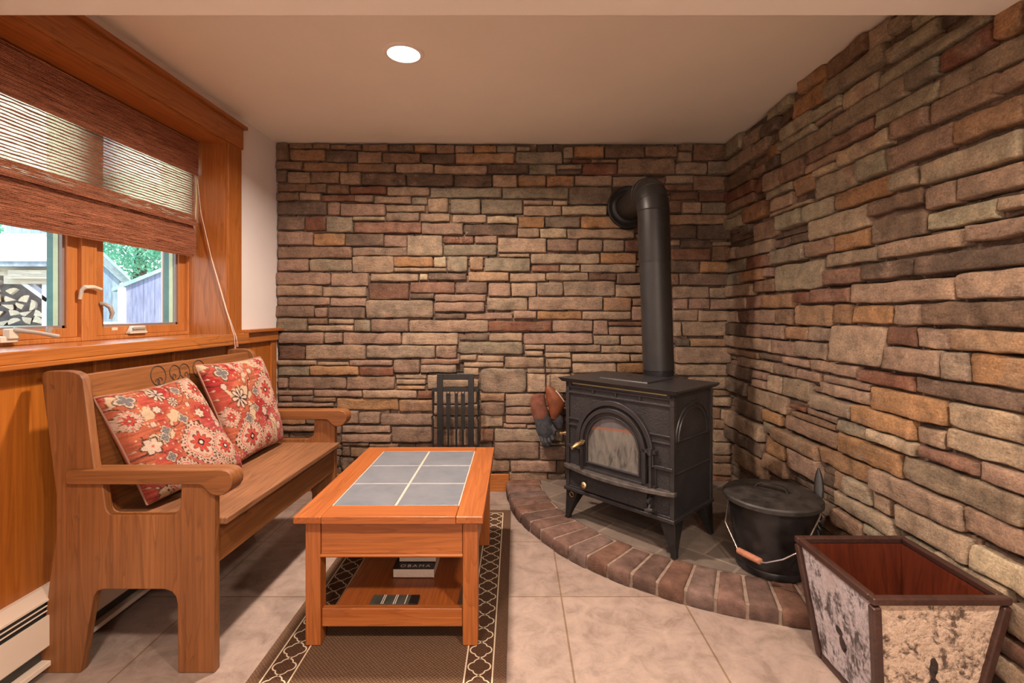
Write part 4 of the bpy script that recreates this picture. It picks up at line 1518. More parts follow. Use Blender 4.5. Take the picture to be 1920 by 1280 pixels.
# ------------------------------------------------------------------ cast iron wood stove, set across the corner
stv = thing('wood_stove', 'black cast iron wood stove with arched glass door standing on the corner hearth', 'stove', (.577, 2.411, 0), radians(-46))
I, G, D_ = M['iron'], M['iron_grain'], M['iron_dust']
HZ = .0640                             # top of the hearth
bp = lambda n, mb, m, par=stv, **k: build(n, mb, m, par, local=True, **k)
core = bp('firebox', MB().box(-.288, .288, -.158, .192, .222, .752), G, smooth=False)
mb = MB()
for s in (-1, 1):
    mb.box(s * .276, s * .296, -.168, -.150, .222, .752)
    mb.box(s * .280, s * .296, .182, .198, .222, .752)
mb.box(-.296, .296, -.168, -.152, .696, .705)
mb.box(-.296, .296, -.168, -.152, .724, .733)
mb.box(-.296, -.262, -.168, -.152, .733, .752)
mb.box(.262, .296, -.168, -.152, .733, .752)
for u in (-.129, .0, .129):
    mb.box(u - .004, u + .004, -.166, -.152, .705, .724)
for z in (.565, .534):
    mb.box(-.290, -.195, -.167, -.152, z, z + .009)
    mb.box(.172, .290, -.167, -.152, z, z + .009)
mb.box(-.290, -.200, -.172, -.152, .424, .440)
mb.box(.200, .290, -.172, -.152, .424, .440)
bp('front_frame', mb, I, core, bevel=.002)
bp('brass_rail', MB().box(-.258, .264, -.164, -.158, .743, .749), plain('brass_rail_worn', (.34, .29, .13), .45, var=.1), core, bevel=.001)
CU = -.012


def arch(R, cz, zb, n=28):
    pts = [(CU - R, zb)]
    pts += [(CU + R * cos(pi - pi * i / n), cz + R * sin(pi - pi * i / n)) for i in range(n + 1)]
    pts += [(CU + R, zb)]
    return pts


def archring(mb, o, i, v0, v1, closed):
    """band between two outlines, standing from v0 out to v1"""
    n = len(o)
    b = len(mb.v)
    for (p, v) in ((o, v0), (o, v1), (i, v1), (i, v0)):
        for (u, z) in p:
            mb.addv((u, v, z))
    for k in range(n if closed else n - 1):
        j = (k + 1) % n
        for r in range(3):
            mb.addf((b + r * n + k, b + (r + 1) * n + k, b + (r + 1) * n + j, b + r * n + j))
    if not closed:
        mb.addf((b, b + n, b + 2 * n, b + 3 * n))
        mb.addf((b + n - 1, b + 4 * n - 1, b + 3 * n - 1, b + 2 * n - 1))


mb = MB()
archring(mb, arch(.214, .474, .432), arch(.190, .474, .432), -.150, -.178, False)
bp('arch_moulding', mb, I, core, bevel=.003)
for s in (-1, 1):
    bp('lower_pilaster', MB().box(s * .200 + CU, s * .222 + CU, -.166, -.150, .338, .432), I, core, bevel=.002)
door = MB()
archring(door, arch(.181, .472, .334), arch(.146, .466, .376), -.155, -.174, True)
dr = bp('door', door, I, bevel=.002)
mb = MB()
archring(mb, arch(.181, .472, .334), arch(.164, .470, .352), -.170, -.186, True)
archring(mb, arch(.150, .466, .372), arch(.143, .466, .379), -.170, -.181, True)
bp('door_moulding', mb, I, dr, bevel=.002)


def sooty():
    t = NT('sooty_glass')
    v = t.coord()
    n1 = t.noise(t.coord((1.6, 1, 0.55)), 14, 6, 0.65, 0.8)
    c = t.ramp(n1, [(0.30, (0.045, 0.040, 0.036)), (0.48, (0.125, 0.114, 0.103)), (0.75, (0.20, 0.175, 0.152))])
    sep = t.n('ShaderNodeSeparateXYZ')
    t.l(v, sep.inputs[0])
    zt_ = t.math('SUBTRACT', sep.outputs['Z'], t.math('MULTIPLY', sep.outputs['X'], 0.075))
    top = t.ramp(zt_, [(0.558, (0,) * 3), (0.562, (1,) * 3)])
    band = t.ramp(zt_, [(0.548, (0,) * 3), (0.550, (1,) * 3), (0.559, (1,) * 3), (0.562, (0,) * 3)])
    c = t.mix(c, (0.075, 0.070, 0.080), t.math('MULTIPLY', top, 0.7))
    c = t.mix(c, (0.22, 0.085, 0.05), t.math('MULTIPLY', band, 0.8))
    return t.done(c, 0.18, 0.0, None, 0.5)


mb = MB()
mb.prism(arch(.148, .466, .374), lambda a, b, d: (a, d, b), -.168, -.160)
bp('door_glass', mb, sooty(), dr, smooth=False)
hd = MB().tube([(CU - .160, -.180, .474), (CU - .163, -.196, .470), (CU - .167, -.208, .466), (CU - .172, -.220, .460), (CU - .178, -.236, .452), (CU - .182, -.246, .447)], [.010, .013, .009, .013, .007, .009], 12)
bp('door_handle', hd, M['brass'], dr)
hg = MB()
hg.tube([(.190, -.180, .318), (.190, -.180, .508)], .0065, 10)
for z in (.343, .495):
    hg.tube([(.190, -.182, z - .014), (.190, -.182, z + .014)], .011, 10)
    hg.box(.186, .216, -.182, -.160, z - .008, z + .008)
    hg.box(.150, .190, -.186, -.170, z - .007, z + .007)
bp('door_hinge', hg, I, dr)
# bowed ash lip, ash drawer and its latch
mb = MB()
lip = [(-.302, -.150)] + [(-.302 + .604 * i / 24, -.176 - .052 * sin(pi * i / 24) ** .8) for i in range(25)] + [(.302, -.150)]
mb.prism(lip, lambda a, b, d: (a, b, d), .322, .341)
bp('ash_lip', mb, D_, bevel=.004)
mb = MB().box(-.196, .172, -.176, -.150, .232, .318)
ad = bp('ash_drawer', mb, G, bevel=.003)
kn = MB().lathe([(.006, 0), (.006, .010), (.014, .014), (.016, .020), (.010, .026), (.0, .028)], (-.162, -.176, .266), 20, axis='y')
bp('drawer_knob', kn, M['brass'], ad)
lt = MB().box(.186, .200, -.186, -.158, .252, .300)
lt.tube([(.193, -.182, .292), (.193, -.205, .286)], .008, 10)
lt.tube([(.175, -.196, .243), (.193, -.196, .246), (.214, -.196, .252)], [.007, .011, .007], 10)
lt.tube([(.193, -.186, .27), (.193, -.196, .246)], .007, 8)
bp('drawer_latch', lt, I, ad)
mb = MB()
for u0, u1 in ((-.290, -.204), (.180, .290)):
    mb.box(u0, u1, -.166, -.150, .226, .232)
    mb.box(u0, u0 + .006, -.166, -.150, .232, .320)
    mb.box(u1 - .006, u1, -.166, -.150, .232, .320)
mb.box(-.302, .302, -.178, .200, .209, .226)
bp('base_skirt', mb, I, bevel=.003)
# side ribs: two bands and a double arch on each cheek
for s in (-1, 1):
    mb = MB()
    x = s * .2885
    for z in (.411, .546):
        mb.tube([(x, -.150, z), (x, .186, z)], .0058, 8)
    for R in (.158, .134):
        mb.tube([(x, .018 - R, .548)] + [(x, .018 + R * cos(pi - pi * i / 24), .548 + .152 * (R / .158) * sin(pi * i / 24)) for i in range(25)] + [(x, .018 + R, .548)], .0058, 8)
    mb.box(x - s * .01, x + s * .006, .186, .198, .222, .752)
    mb.box(x - s * .01, x + s * .006, -.158, -.148, .222, .752)
    bp('cheek_ribs', mb, I, core)
mb = MB().prism([(-.326, .772), (-.326, .764), (-.312, .752), (.312, .752), (.326, .764), (.326, .772)], lambda a, b, d: (a, d, b), -.178, .205)
mb.hexa([(-.312, -.180, .752), (.312, -.180, .752), (.312, -.178, .752), (-.312, -.178, .752)],
        [(-.326, -.196, .772), (.326, -.196, .772), (.326, -.178, .772), (-.326, -.178, .772)])
tp = bp('top_plate', mb, M['iron'], bevel=.0015)
gp = bp('griddle_plate', MB().hexa([(-.152, -.086, .772), (.122, -.086, .772), (.122, .150, .772), (-.152, .150, .772)],
        [(-.148, -.082, .779), (.118, -.082, .779), (.118, .146, .779), (-.148, .146, .779)]), M['iron'], tp, bevel=.001)
bp('lifter_hole', MB().lathe([(.0, .0006), (.014, .0006), (.015, .0)], (-.073, .06, .779), 18), M['black_iron'], tp)
bp('flue_collar', MB().lathe([(.092, .64), (.092, .768), (.084, .774)], (.012, .215, 0), 36).box(-.09, .09, .19, .24, .60, .76), I)
for (su, sv) in ((-1, -1), (1, -1), (1, 1), (-1, 1)):
    rings = []
    cu, cv = su * .262, sv * .140 + .014
    for (z, w, o) in ((.222, .036, -.002), (.205, .036, 0), (.175, .031, .001), (.130, .021, .002), (.095, .0145, .003), (.075, .012, .004), (HZ, .013, .006)):
        c0, c1 = cu + su * (o + .036 - w), cv + sv * (o + .036 - w)
        rings.append([(c0 + a * w, c1 + b * w, z) for (a, b) in ((-1, -1), (-.3, -1), (.3, -1), (1, -1), (1, -.3), (1, .3), (1, 1), (.3, 1), (-.3, 1), (-1, 1), (-1, .3), (-1, -.3))])
    mb = MB().ringloft(rings)
    bp('leg', mb, M['black_iron'], bevel=.002)
bp('damper_handle', MB().tube([(-.288, -.130, .480), (-.320, -.130, .480), (-.330, -.131, .477), (-.345, -.133, .474), (-.358, -.135, .471)], [.006, .007, .011, .007, .009], 10), M['brass'])
bp('chain_hook', MB().tube([(-.256 + .012 * cos(a), -.170, .190 + .012 * sin(a)) for a in [radians(20 + 30 * i) for i in range(12)]], .002, 6), M['brass'])

# ------------------------------------------------------------------ stove pipe
pp = thing('stove_pipe', 'matte black stove pipe rising from the stove and elbowing into the stone wall', 'stove pipe', (.735, 2.556, .775))
P0, P1 = Vector((.735, 2.560, .776)), Vector((.706, 2.556, 1.62))
R_ = .080
mid = P0 + (P1 - P0) * .70
build('pipe_section', MB().tube([P0 + (P1 - P0) * .035, mid], R_ - .002, 48), M['pipe_black'], pp)
build('pipe_section', MB().tube([mid - (P1 - P0) * .012, mid, P1], [R_ - .001, R_, R_], 48), M['pipe_black'], pp)
rings = []
cr = MB()
for k in range(9):
    a = k / 8
    cr.tube([P0 + (P1 - P0) * (.036 - .0040 * k), P0 + (P1 - P0) * (.034 - .0040 * k)], [R_ - .004, R_ - .0065], 48, cap=False)
cr.tube([P0 - Vector((0, 0, .01)), P0 + (P1 - P0) * .04], R_ - .006, 48)
build('crimped_collar', cr, M['pipe_black'], pp)
pts = []
for k in range(5):
    a = radians(22.5 * k)
    pts.append(Vector((P1.x - .002 * k, P1.y + .105 * (1 - cos(a)), P1.z + .115 * sin(a))))
eb = MB().tube([P1 - Vector((0, 0, .004))] + pts, R_ + .0015, 48)
e = build('elbow', eb, M['pipe_black'], pp, angle=18)
sm_ = MB()
for k in range(1, 5):
    d = (pts[k] - pts[k - 1]).normalized() if k == 4 else (pts[k + 1] - pts[k - 1]).normalized()
    sm_.tube([pts[k] - d * .0018, pts[k], pts[k] + d * .0018], [R_ + .001, R_ + .0032, R_ + .001], 48)
sm_.tube([P1 - Vector((0, 0, .003)), P1, P1 + Vector((0, 0, .003))], [R_ + .001, R_ + .0034, R_ + .001], 48)
build('seam', sm_, M['pipe_black'], e)
TH = Vector((.692, YB - .018, 1.745))
build('pipe_section', MB().tube([pts[-1], TH], R_, 48), M['pipe_black'], pp)
build('wall_thimble', MB().lathe([(.130, -.003), (.132, .006), (.130, .014), (.122, .020), (.104, .016), (.098, .022), (.088, .026), (.082, .026)], TH, 56, cap0=False, cap1=False, axis='y'), M['black_iron'], pp)
# ------------------------------------------------------------------ recessed ceiling lamp
cl = thing('ceiling_light', 'round recessed ceiling light glowing above the bench and table', 'lamp', (-.457, 2.015, ZC))
build('lamp_lens', MB().lathe([(.0, -.004), (.050, -.004), (.064, -.002), (.064, .002)], (-.457, 2.015, ZC), 48), M['lens'], cl)
build('trim_ring', MB().lathe([(.064, -.002), (.066, -.008), (.078, -.006), (.083, .0), (.083, .002)], (-.457, 2.015, ZC), 48, cap0=False, cap1=False), M['white_trim'], cl)
lamp('ceiling_light_bulb', 'AREA', (0, 0, -.012), 42, (1.0, 0.81, 0.66), size=.11, spread=155, parent=cl)

# ------------------------------------------------------------------ fireplace tools against the wall
ts = thing('fireplace_tool_stand', 'black square bar fireplace tool stand against the stone wall behind the table', 'tool stand', (-.359, 2.93, 0))
BI = M['black_iron']
fx0, fx1, fy = -.468, -.250, 2.925
build('frame', MB().box(fx0, fx0 + .035, fy, fy + .014, .02, .735).box(fx1 - .035, fx1, fy, fy + .014, .02, .735)
      .box(fx0 + .035, fx1 - .035, fy, fy + .014, .700, .735), BI, ts, bevel=.0015)
build('base_plate', MB().box(fx0 - .02, fx1 + .02, fy - .08, fy + .10, .002, .022), BI, ts, bevel=.003)
cb = MB().box(-.500, -.222, fy + .016, fy + .026, .628, .652)
for x in (-.496, -.406, -.358, -.318, -.227):
    cb.tube([(x, fy + .022, .640), (x, fy + .034, .636), (x, fy + .036, .648)], .003, 8)
build('hook_rail', cb, BI, ts, bevel=.001)


def fire_tool(name, label, x, tip, flat, group='fireplace tools on the stand'):
    y = fy + .038
    t = thing(name, label, 'fireplace tool', (x, y, .16), group=group)
    mb = MB()
    if flat:
        mb.box(x - flat, x + flat, y - .004, y + .004, .40, .612)
        mb.tube([(x, y, .40), (x, y, .20)], .006, 10)
        mb.tube([(x + .010 * sin(a), y, .622 + .010 * cos(a)) for a in [2 * pi * i / 14 for i in range(15)]], .0028, 8)
    else:
        mb.tube([(x, y, .645), (x, y, .500), (x + .004, y, .488), (x - .008, y, .470), (x, y, .455), (x, y, .20)], .0052, 10)
        mb.tube([(x, y, .52), (x, y, .645)], [.006, .0085], 10)
    build('handle', mb, BI, t)
    hd = MB()
    if tip == 'shovel':
        hd.hexa([(x - .03, y - .004, .06), (x + .03, y - .004, .06), (x + .03, y + .0, .06), (x - .03, y + .0, .06)],
                [(x - .036, y, .20), (x + .036, y, .20), (x + .036, y + .004, .20), (x - .036, y + .004, .20)])
    elif tip == 'brush':
        hd.hexa([(x - .022, y - .015, .05), (x + .022, y - .015, .05), (x + .022, y + .015, .05), (x - .022, y + .015, .05)],
                [(x - .014, y - .010, .20), (x + .014, y - .010, .20), (x + .014, y + .010, .20), (x - .014, y + .010, .20)])
    elif tip == 'tongs':
        hd.tube([(x, y, .21), (x - .014, y, .14), (x - .004, y, .06)], .005, 8)
        hd.tube([(x, y, .21), (x + .014, y, .14), (x + .004, y, .06)], .005, 8)
    else:
        hd.tube([(x, y, .21), (x, y, .08), (x, y, .05)], [.0052, .0052, .001], 8)
        hd.tube([(x, y, .12), (x + .016, y, .105), (x + .022, y, .085)], [.0045, .004, .001], 8)
    build('tool_head', hd, BI, t, smooth=True)
    return t


fire_tool('fireplace_poker', 'thin black rod with a kink hanging at the left end of the tool stand', -.496, 'poker', 0)
fire_tool('fireplace_shovel', 'flat black handled tool hanging left inside the tool stand frame', -.406, 'shovel', .0135)
fire_tool('fireplace_tongs', 'narrow black handled tool hanging in the middle of the tool stand frame', -.358, 'tongs', .010)
fire_tool('fireplace_brush', 'flat black handled tool hanging right inside the tool stand frame', -.318, 'brush', .0125)
fire_tool('fireplace_poker', 'thin black rod hanging at the right end of the tool stand', -.227, 'poker', 0)

# ------------------------------------------------------------------ stove gloves on their hook
gx = lambda x: (980 + x / 6.4 - 968) / FPX * 3.0
gz = lambda y: EYE - (650 + y / 6.4 - 585) / FPX * 3.0
gs = 3.0 / FPX / 6.4
hk = MB().tube([(gx(278), YB - .012, gz(122)), (gx(278), YB - .050, gz(128)), (gx(277), YB - .058, gz(150)), (gx(276), YB - .060, gz(300)), (gx(278), YB - .062, gz(470)), (gx(282), YB - .070, gz(500))], .0028, 8)
tag(build('wall_hook', hk, BI), 'thin black iron hook hanging on the back wall above the gloves', 'hook')


def sleeve(rings_, y, n=28, seed=0, wr=.004):
    out = []
    for (cx, cy, hw, dep) in rings_:
        ring = []
        for k in range(n):
            a = 2 * pi * k / n
            w = 1 + wr / .02 * .35 * noise.noise(Vector((cos(a) * 2.2, sin(a) * 2.2, cy * .012 + seed)))
            ring.append((gx(cx) + hw * gs * cos(a) * w, y + dep * sin(a) * w, gz(cy)))
        out.append(ring)
    return MB().ringloft(out)


gy = 2.995
g1 = thing('stove_glove', 'left hanging stove glove with brown suede cuff and charcoal hand', 'glove', (gx(220), gy, gz(1170)), group='stove gloves hanging by the stove')
build('suede_cuff', sleeve([(215, 560, 40, .012), (195, 568, 72, .020), (182, 610, 88, .026), (185, 680, 96, .030), (200, 750, 98, .030), (215, 810, 100, .030), (225, 850, 98, .028)], gy, seed=3, wr=.008), M['suede'], g1)
hand = build('glove_hand', sleeve([(222, 790, 88, .026), (232, 850, 98, .028), (250, 920, 106, .031), (268, 990, 106, .032), (280, 1050, 92, .030), (284, 1090, 70, .024)], gy, seed=9, wr=.010), M['charcoal'], g1)
for q, (a, b, c, d, e, f, w) in enumerate(((225, 1060, 235, 1120, 262, 1168, 24), (258, 1070, 275, 1130, 300, 1170, 25), (295, 1065, 318, 1120, 335, 1150, 25), (330, 1040, 360, 1090, 372, 1112, 23), (345, 940, 378, 990, 372, 1045, 26))):
    yy = gy - .012 - .004 * (q % 2)
    build('thumb' if q == 4 else 'finger', MB().tube([(gx(a), gy, gz(b)), (gx((a + c) / 2), yy - .006, gz((b + d) / 2)), (gx(c), yy - .012, gz(d)), (gx(e), yy - .004, gz(f)), (gx(e) + .001, yy, gz(f + 8))],
          [w * gs, w * gs, w * gs * .95, w * gs * .8, w * gs * .35], 12), M['charcoal'], g1)
g2 = thing('stove_glove', 'rust brown leather stove glove half hidden behind the stove', 'glove', (gx(390), gy + .01, gz(980)), group='stove gloves hanging by the stove')
build('leather_cuff', sleeve([(300, 470, 14, .008), (322, 490, 42, .016), (360, 550, 84, .024), (392, 620, 108, .028), (402, 690, 104, .028), (398, 760, 82, .026), (388, 830, 56, .022), (384, 860, 48, .02)], gy + .012, seed=5, wr=.006), M['leather'], g2)
build('glove_hand', sleeve([(398, 800, 60, .020), (412, 850, 74, .024), (430, 910, 70, .024), (440, 970, 50, .020), (444, 1000, 20, .010)], gy + .018, seed=7, wr=.008), M['charcoal'], g2)
build('seam_stripe', MB().tube([(gx(392), gy - .014, gz(518)), (gx(430), gy - .015, gz(560)), (gx(470), gy - .012, gz(615)), (gx(496), gy - .006, gz(655))], .0032, 8), M['cream_paper'], g2)

# ------------------------------------------------------------------ ash bucket
BX, BYc = 1.049, 2.036
ab = thing('ash_bucket', 'black metal ash bucket with lid standing on the hearth by the stove', 'bucket', (BX, BYc, .0625))
zb = .0625
mb = MB().lathe([(.130, 0), (.138, .002), (.139, .022), (.136, .028), (.139, .034), (.1385, .040), (.150, .14), (.1685, .275), (.172, .282), (.168, .284)], (BX, BYc, zb), 64)
body = build('bucket_body', mb, M['bucket'], ab)
mb = MB().lathe([(.183, .272), (.186, .274), (.186, .288), (.181, .294), (.150, .300), (.110, .305), (.103, .3085), (.096, .306), (.050, .309), (.0, .310)], (BX, BYc, zb), 64, cap0=False, cap1=False)
lid = build('bucket_lid', mb, M['lid'], ab)
hx, hy = .72, -.69
hp = [(-.062, .307), (-.055, .322), (-.040, .331), (.040, .331), (.055, .322), (.062, .307)]
mb = MB()
for i in range(len(hp) - 1):
    p, q = hp[i], hp[i + 1]
    mb.beam((BX + hx * p[0], BYc + hy * p[0], zb + p[1]), (BX + hx * q[0], BYc + hy * q[0], zb + q[1]), .022, .004)
build('lid_handle', mb, M['lid'], lid, smooth=False)
E1, E2 = Vector((.941, 2.167, .330)), Vector((1.157, 1.905, .330))
for e in (E1, E2):
    d = (e - Vector((BX, BYc, .33))).normalized()
    build('bail_ear', MB().tube([e - d * .012, e + d * .010], [.012, .007], 10), M['bucket'], ab)
w1 = [E1 + Vector((-.006, .006, 0)), (.921, 2.145, .300), (.885, 2.100, .213), (.888, 1.985, .148)]
w2 = [(.928, 1.880, .153), (.938, 1.866, .157), (.980, 1.825, .190), (1.026, 1.800, .229), (1.075, 1.818, .272), (1.150, 1.880, .322), E2 + Vector((.006, -.008, .004))]
bw = build('bail_wire', MB().tube(w1, .0028, 8).tube(w2, .0028, 8), M['steel'], ab)
build('bail_grip', MB().tube([(.8875, 1.988, .148), (.889, 1.982, .148), (.909, 1.931, .150), (.927, 1.886, .153), (.9275, 1.882, .153)], [.007, .0125, .0132, .0125, .007], 14), M['grip'], bw)

# small black iron shovel leaning on the stone behind the bucket
sh = thing('ash_shovel', 'black twisted iron handle of a shovel leaning between bucket and right stone wall', 'shovel', (1.22, 2.0, .063))
S0, S1 = Vector((1.262, 2.070, .448)), Vector((1.215, 1.985, .130))
at = lambda f: S0 * (1 - f) + S1 * f
mb = MB()
prof = [(-.0, .004), (.06, .011), (.14, .016), (.24, .0185), (.33, .016), (.40, .009)]
rings = []
ax_w = Vector((.80, -.60, 0))
ax_d = Vector((.60, .80, 0))
for f, w in prof:
    p = at(f)
    rings.append([p + ax_w * (w * cos(2 * pi * k / 12)) + ax_d * (.006 * sin(2 * pi * k / 12)) for k in range(12)])
mb.ringloft(rings)
build('handle_leaf', mb, BI, sh)
mb = MB()
for ph in (0, pi):
    mb.tube([at(.40 + .6 * i / 40) + ax_w * (.0065 * cos(ph + i * .55)) + ax_d * (.0065 * sin(ph + i * .55)) for i in range(41)], .0052, 8)
build('twisted_shaft', mb, BI, sh)
mb = MB()
b0 = at(1.0)
mb.hexa([(1.190, 1.915, .066), (1.250, 1.925, .066), (1.250, 1.930, .066), (1.190, 1.920, .066)],
        [(1.195, 1.975, .150), (1.248, 1.985, .150), (1.248, 1.990, .150), (1.195, 1.980, .150)])
build('shovel_blade', mb, BI, sh, bevel=.001)

# ------------------------------------------------------------------ birch bark box
bx = thing('birch_bark_box', 'tapered open box clad in birch bark with dark stick trim against the right wall', 'box', (1.096, 1.455, 0))
QX0, QX1, QY0, QY1, QZ = .927, 1.265, 1.283, 1.626, .355
IN = .045
bc = lambda f, g=0.0: (QX0 + IN * (1 - f) + g, QX1 - IN * (1 - f) - g, QY0 + IN * (1 - f) + g, QY1 - IN * (1 - f) - g)


def panel(name, side, m, seed):
    mb = MB()
    N = 26
    for off, flip in ((0.0, False), (.012, True)):
        b = len(mb.v)
        for j in range(N + 1):
            f = .02 + .96 * j / N
            x0, x1, y0, y1 = bc(f, off)
            for i in range(N + 1):
                s = i / N
                d = 0 if flip else .0026 * noise.noise(Vector((s * 7, f * 5, seed))) + .0016 * noise.noise(Vector((s * 19, f * 12, seed)))
                if side == 'l': p = (x0 - d, y1 + (y0 - y1) * s, f * QZ)
                elif side == 'f': p = (x0 + (x1 - x0) * s, y0 - d, f * QZ)
                elif side == 'r': p = (x1 + d, y0 + (y1 - y0) * s, f * QZ)
                else: p = (x1 + (x0 - x1) * s, y1 + d, f * QZ)
                mb.addv(p)
        for j in range(N):
            for i in range(N):
                q = (b + j * (N + 1) + i, b + j * (N + 1) + i + 1, b + (j + 1) * (N + 1) + i + 1, b + (j + 1) * (N + 1) + i)
                mb.addf(q[::-1] if flip else q)
                mb.m[-1] = 1 if flip else 0
    return build(name, mb, [m, M['mahogany']], bx, angle=60)


pl = panel('bark_panel', 'l', M['birch_white'], 2.2)
pf = panel('bark_panel', 'f', M['birch_tan'], 6.1)
panel('bark_panel', 'r', M['birch_tan'], 9.7)
panel('bark_panel', 'b', M['birch_white'], 12.3)
M['knot'] = plain('bark_knot', (0.035, 0.018, 0.014), 0.8, var=.5, scale=60, bump=.6)


def knot(c, rx, ry, rz, parent, seed):
    mb = MB().ellipsoid(c, rx, ry, rz, 18, 14)
    mb.v = [tuple(Vector(c) + (Vector(p) - Vector(c)) * (1 + .35 * noise.noise((Vector(p) - Vector(c)) * 60 + Vector((seed, 0, 0))))) for p in mb.v]
    build('bark_knot', mb, M['knot'], parent)


knot((.9535, 1.463, .170), .005, .018, .022, pl, 1)
knot((.9575, 1.452, .135), .005, .016, .026, pl, 5)
knot((1.100, 1.306, .165), .010, .004, .035, pf, 9)
knot((1.106, 1.311, .115), .014, .004, .018, pf, 13)
build('box_floor', MB().box(.975, 1.217, 1.331, 1.578, .012, .024), M['mahogany'], bx, smooth=False)
rim = [(QX0, QY0), (QX1, QY0), (QX1, QY1), (QX0, QY1)]
for i in range(4):
    p, q = rim[i], rim[(i + 1) % 4]
    d = Vector((q[0] - p[0], q[1] - p[1], 0)).normalized()
    build('rim_stick', MB().beam(Vector((p[0], p[1], QZ)) - d * (.011 if i % 2 == 0 else -.0112), Vector((q[0], q[1], QZ)) + d * (.011 if i % 2 == 0 else -.0112), .022, .020), M['stick'], bx, bevel=.005, seg=3)
    bq = [(.972, 1.328), (1.220, 1.328), (1.220, 1.581), (.972, 1.581)]
    p2, q2 = bq[i], bq[(i + 1) % 4]
    build('bottom_stick', MB().beam(Vector((p2[0], p2[1], .011)) - d * -.012, Vector((q2[0], q2[1], .011)) + d * -.012, .018, .020), M['stick'], bx, bevel=.004)
    build('corner_stick', MB().beam((p2[0], p2[1], .004), (p[0], p[1], QZ - .014), .024, .024, up=(1, 0, 0)), M['stick'], bx, bevel=.006, seg=3)
# ------------------------------------------------------------------ the yard outside the window
GZ = .925
rng = random.Random(77)


def boards(name, a, b, axis):
    t = NT(name)
    tc = t.n('ShaderNodeTexCoord')
    sep = t.n('ShaderNodeSeparateXYZ')
    t.l(tc.outputs['Object'], sep.inputs[0])
    br = t.math('FRACT', t.math('MULTIPLY', sep.outputs[axis], 5.5))
    idx = t.math('FLOOR', t.math('MULTIPLY', sep.outputs[axis], 5.5))
    wn_ = t.n('ShaderNodeTexWhiteNoise', noise_dimensions='1D')
    t.l(idx, wn_.inputs['W'])
    c = t.mix(a, b, wn_.outputs['Value'])
    n1 = t.noise(t.coord((9, 9, 1.2)), 3, 5, .6)
    c = t.mix(c, t.ramp(n1, [(.3, (.7,) * 3), (.7, (1.2,) * 3)]), 1.0, 'MULTIPLY')
    ln = t.ramp(br, [(0.0, (1,) * 3), (.07, (0,) * 3)])
    c = t.mix(c, (.08, .07, .08), t.math('MULTIPLY', ln, .7))
    return t.done(c, .9, 0, None, .1)


M['barn_blue'] = boards('weathered_blue_boards', (.27, .33, .40), (.36, .40, .44), 'X')
M['barn_lilac'] = boards('weathered_lilac_boards', (.25, .26, .40), (.38, .37, .50), 'X')
M['shed_roof'] = plain('pale_metal_roof', (.70, .68, .66), .6, var=.02, scale=3)
M['fascia'] = plain('grey_fascia', (.24, .27, .33), .8, var=.2, scale=12)
M['shed_beam'] = wood('weathered_beam', (.20, .15, .12), (.48, .40, .32), (.58, .48, .38), axis='x', rough=.9, coat=0)
M['shed_post'] = plain('sunlit_post', (.60, .58, .64), .8, var=.05, scale=14)
M['shed_dark'] = plain('shed_inside_boards', (.42, .36, .37), .9, var=.2, scale=9)
M['barn_trim'] = plain('barn_rake_board', (.45, .48, .46), .9, var=.15, scale=12)
M['barn_roof'] = plain('barn_roof_edge', (.35, .50, .48), .7, var=.1, scale=9)
M['grass'] = plain('yard_grass', (.32, .33, .26), .95, var=.25, scale=3)
M['bark'] = plain('log_bark', (.40, .29, .23), .95, var=.25, scale=40, bump=.5)
M['log_end'] = plain('split_log_wood', (.80, .63, .47), .85, var=.12, scale=40)
M['trunk'] = plain('tree_bark', (.12, .09, .07), .95, var=.3, scale=10)

mb = MB().box(-30, -1.83, -6, 30, GZ - .2, GZ)
struct('ground', mb, M['grass'], 'pale grassy yard outside the window', 'ground', smooth=False)

# woodshed
ws = thing('woodshed', 'open woodshed with pale metal roof sheltering the firewood', 'shed', (-7.2, 6.6, GZ))
SX0, SX1 = -9.2, -5.25
mb = MB().hexa([(SX0, 5.85, 1.700), (SX1, 5.85, 1.700), (-6.82, 7.6, 2.275), (SX0, 7.6, 2.275)], [(SX0, 5.85, 1.725), (SX1, 5.85, 1.725), (-6.82, 7.6, 2.30), (SX0, 7.6, 2.30)])
rf = build('roof', mb, M['shed_roof'], ws, smooth=False)
x = SX0 + .1
while x < -6.95:
    build('vent_slot', MB().box(x, x + .09, 7.40, 7.44, 2.236, 2.254), M['fascia'], rf, smooth=False)
    x += .135
build('fascia_board', MB().box(SX0, SX1, 5.86, 5.89, 1.640, 1.702), M['fascia'], ws, smooth=False)
build('header_beam', MB().box(SX0, SX1 + .0, 5.98, 6.10, 1.545, 1.645), M['shed_beam'], ws, smooth=False)
build('header_beam', MB().box(-6.15, SX1, 5.95, 6.05, 1.44, 1.56).box(-6.05, SX1, 5.9, 5.95, 1.5, 1.6), M['shed_beam'], ws, smooth=False)
PX = -5.66
build('post', MB().box(PX - .06, PX + .05, 5.98, 6.09, GZ, 1.56), M['shed_post'], ws, smooth=False)
build('post', MB().box(-8.6, -8.49, 5.98, 6.09, GZ, 1.56), M['shed_post'], ws, smooth=False)
build('knee_brace', MB().beam((-6.06, 6.03, 1.53), (PX + .0, 6.03, 1.24), .10, .047), M['shed_post'], ws, smooth=False)
build('back_boards', MB().box(SX0, -6.62, 7.30, 7.34, GZ, 2.1), M['shed_dark'], ws, smooth=False)
build('side_boards', MB().box(-8.66, -8.62, 6.1, 7.3, GZ, 1.75), M['shed_dark'], ws, smooth=False)

# firewood: each split log is its own thing
protos = []


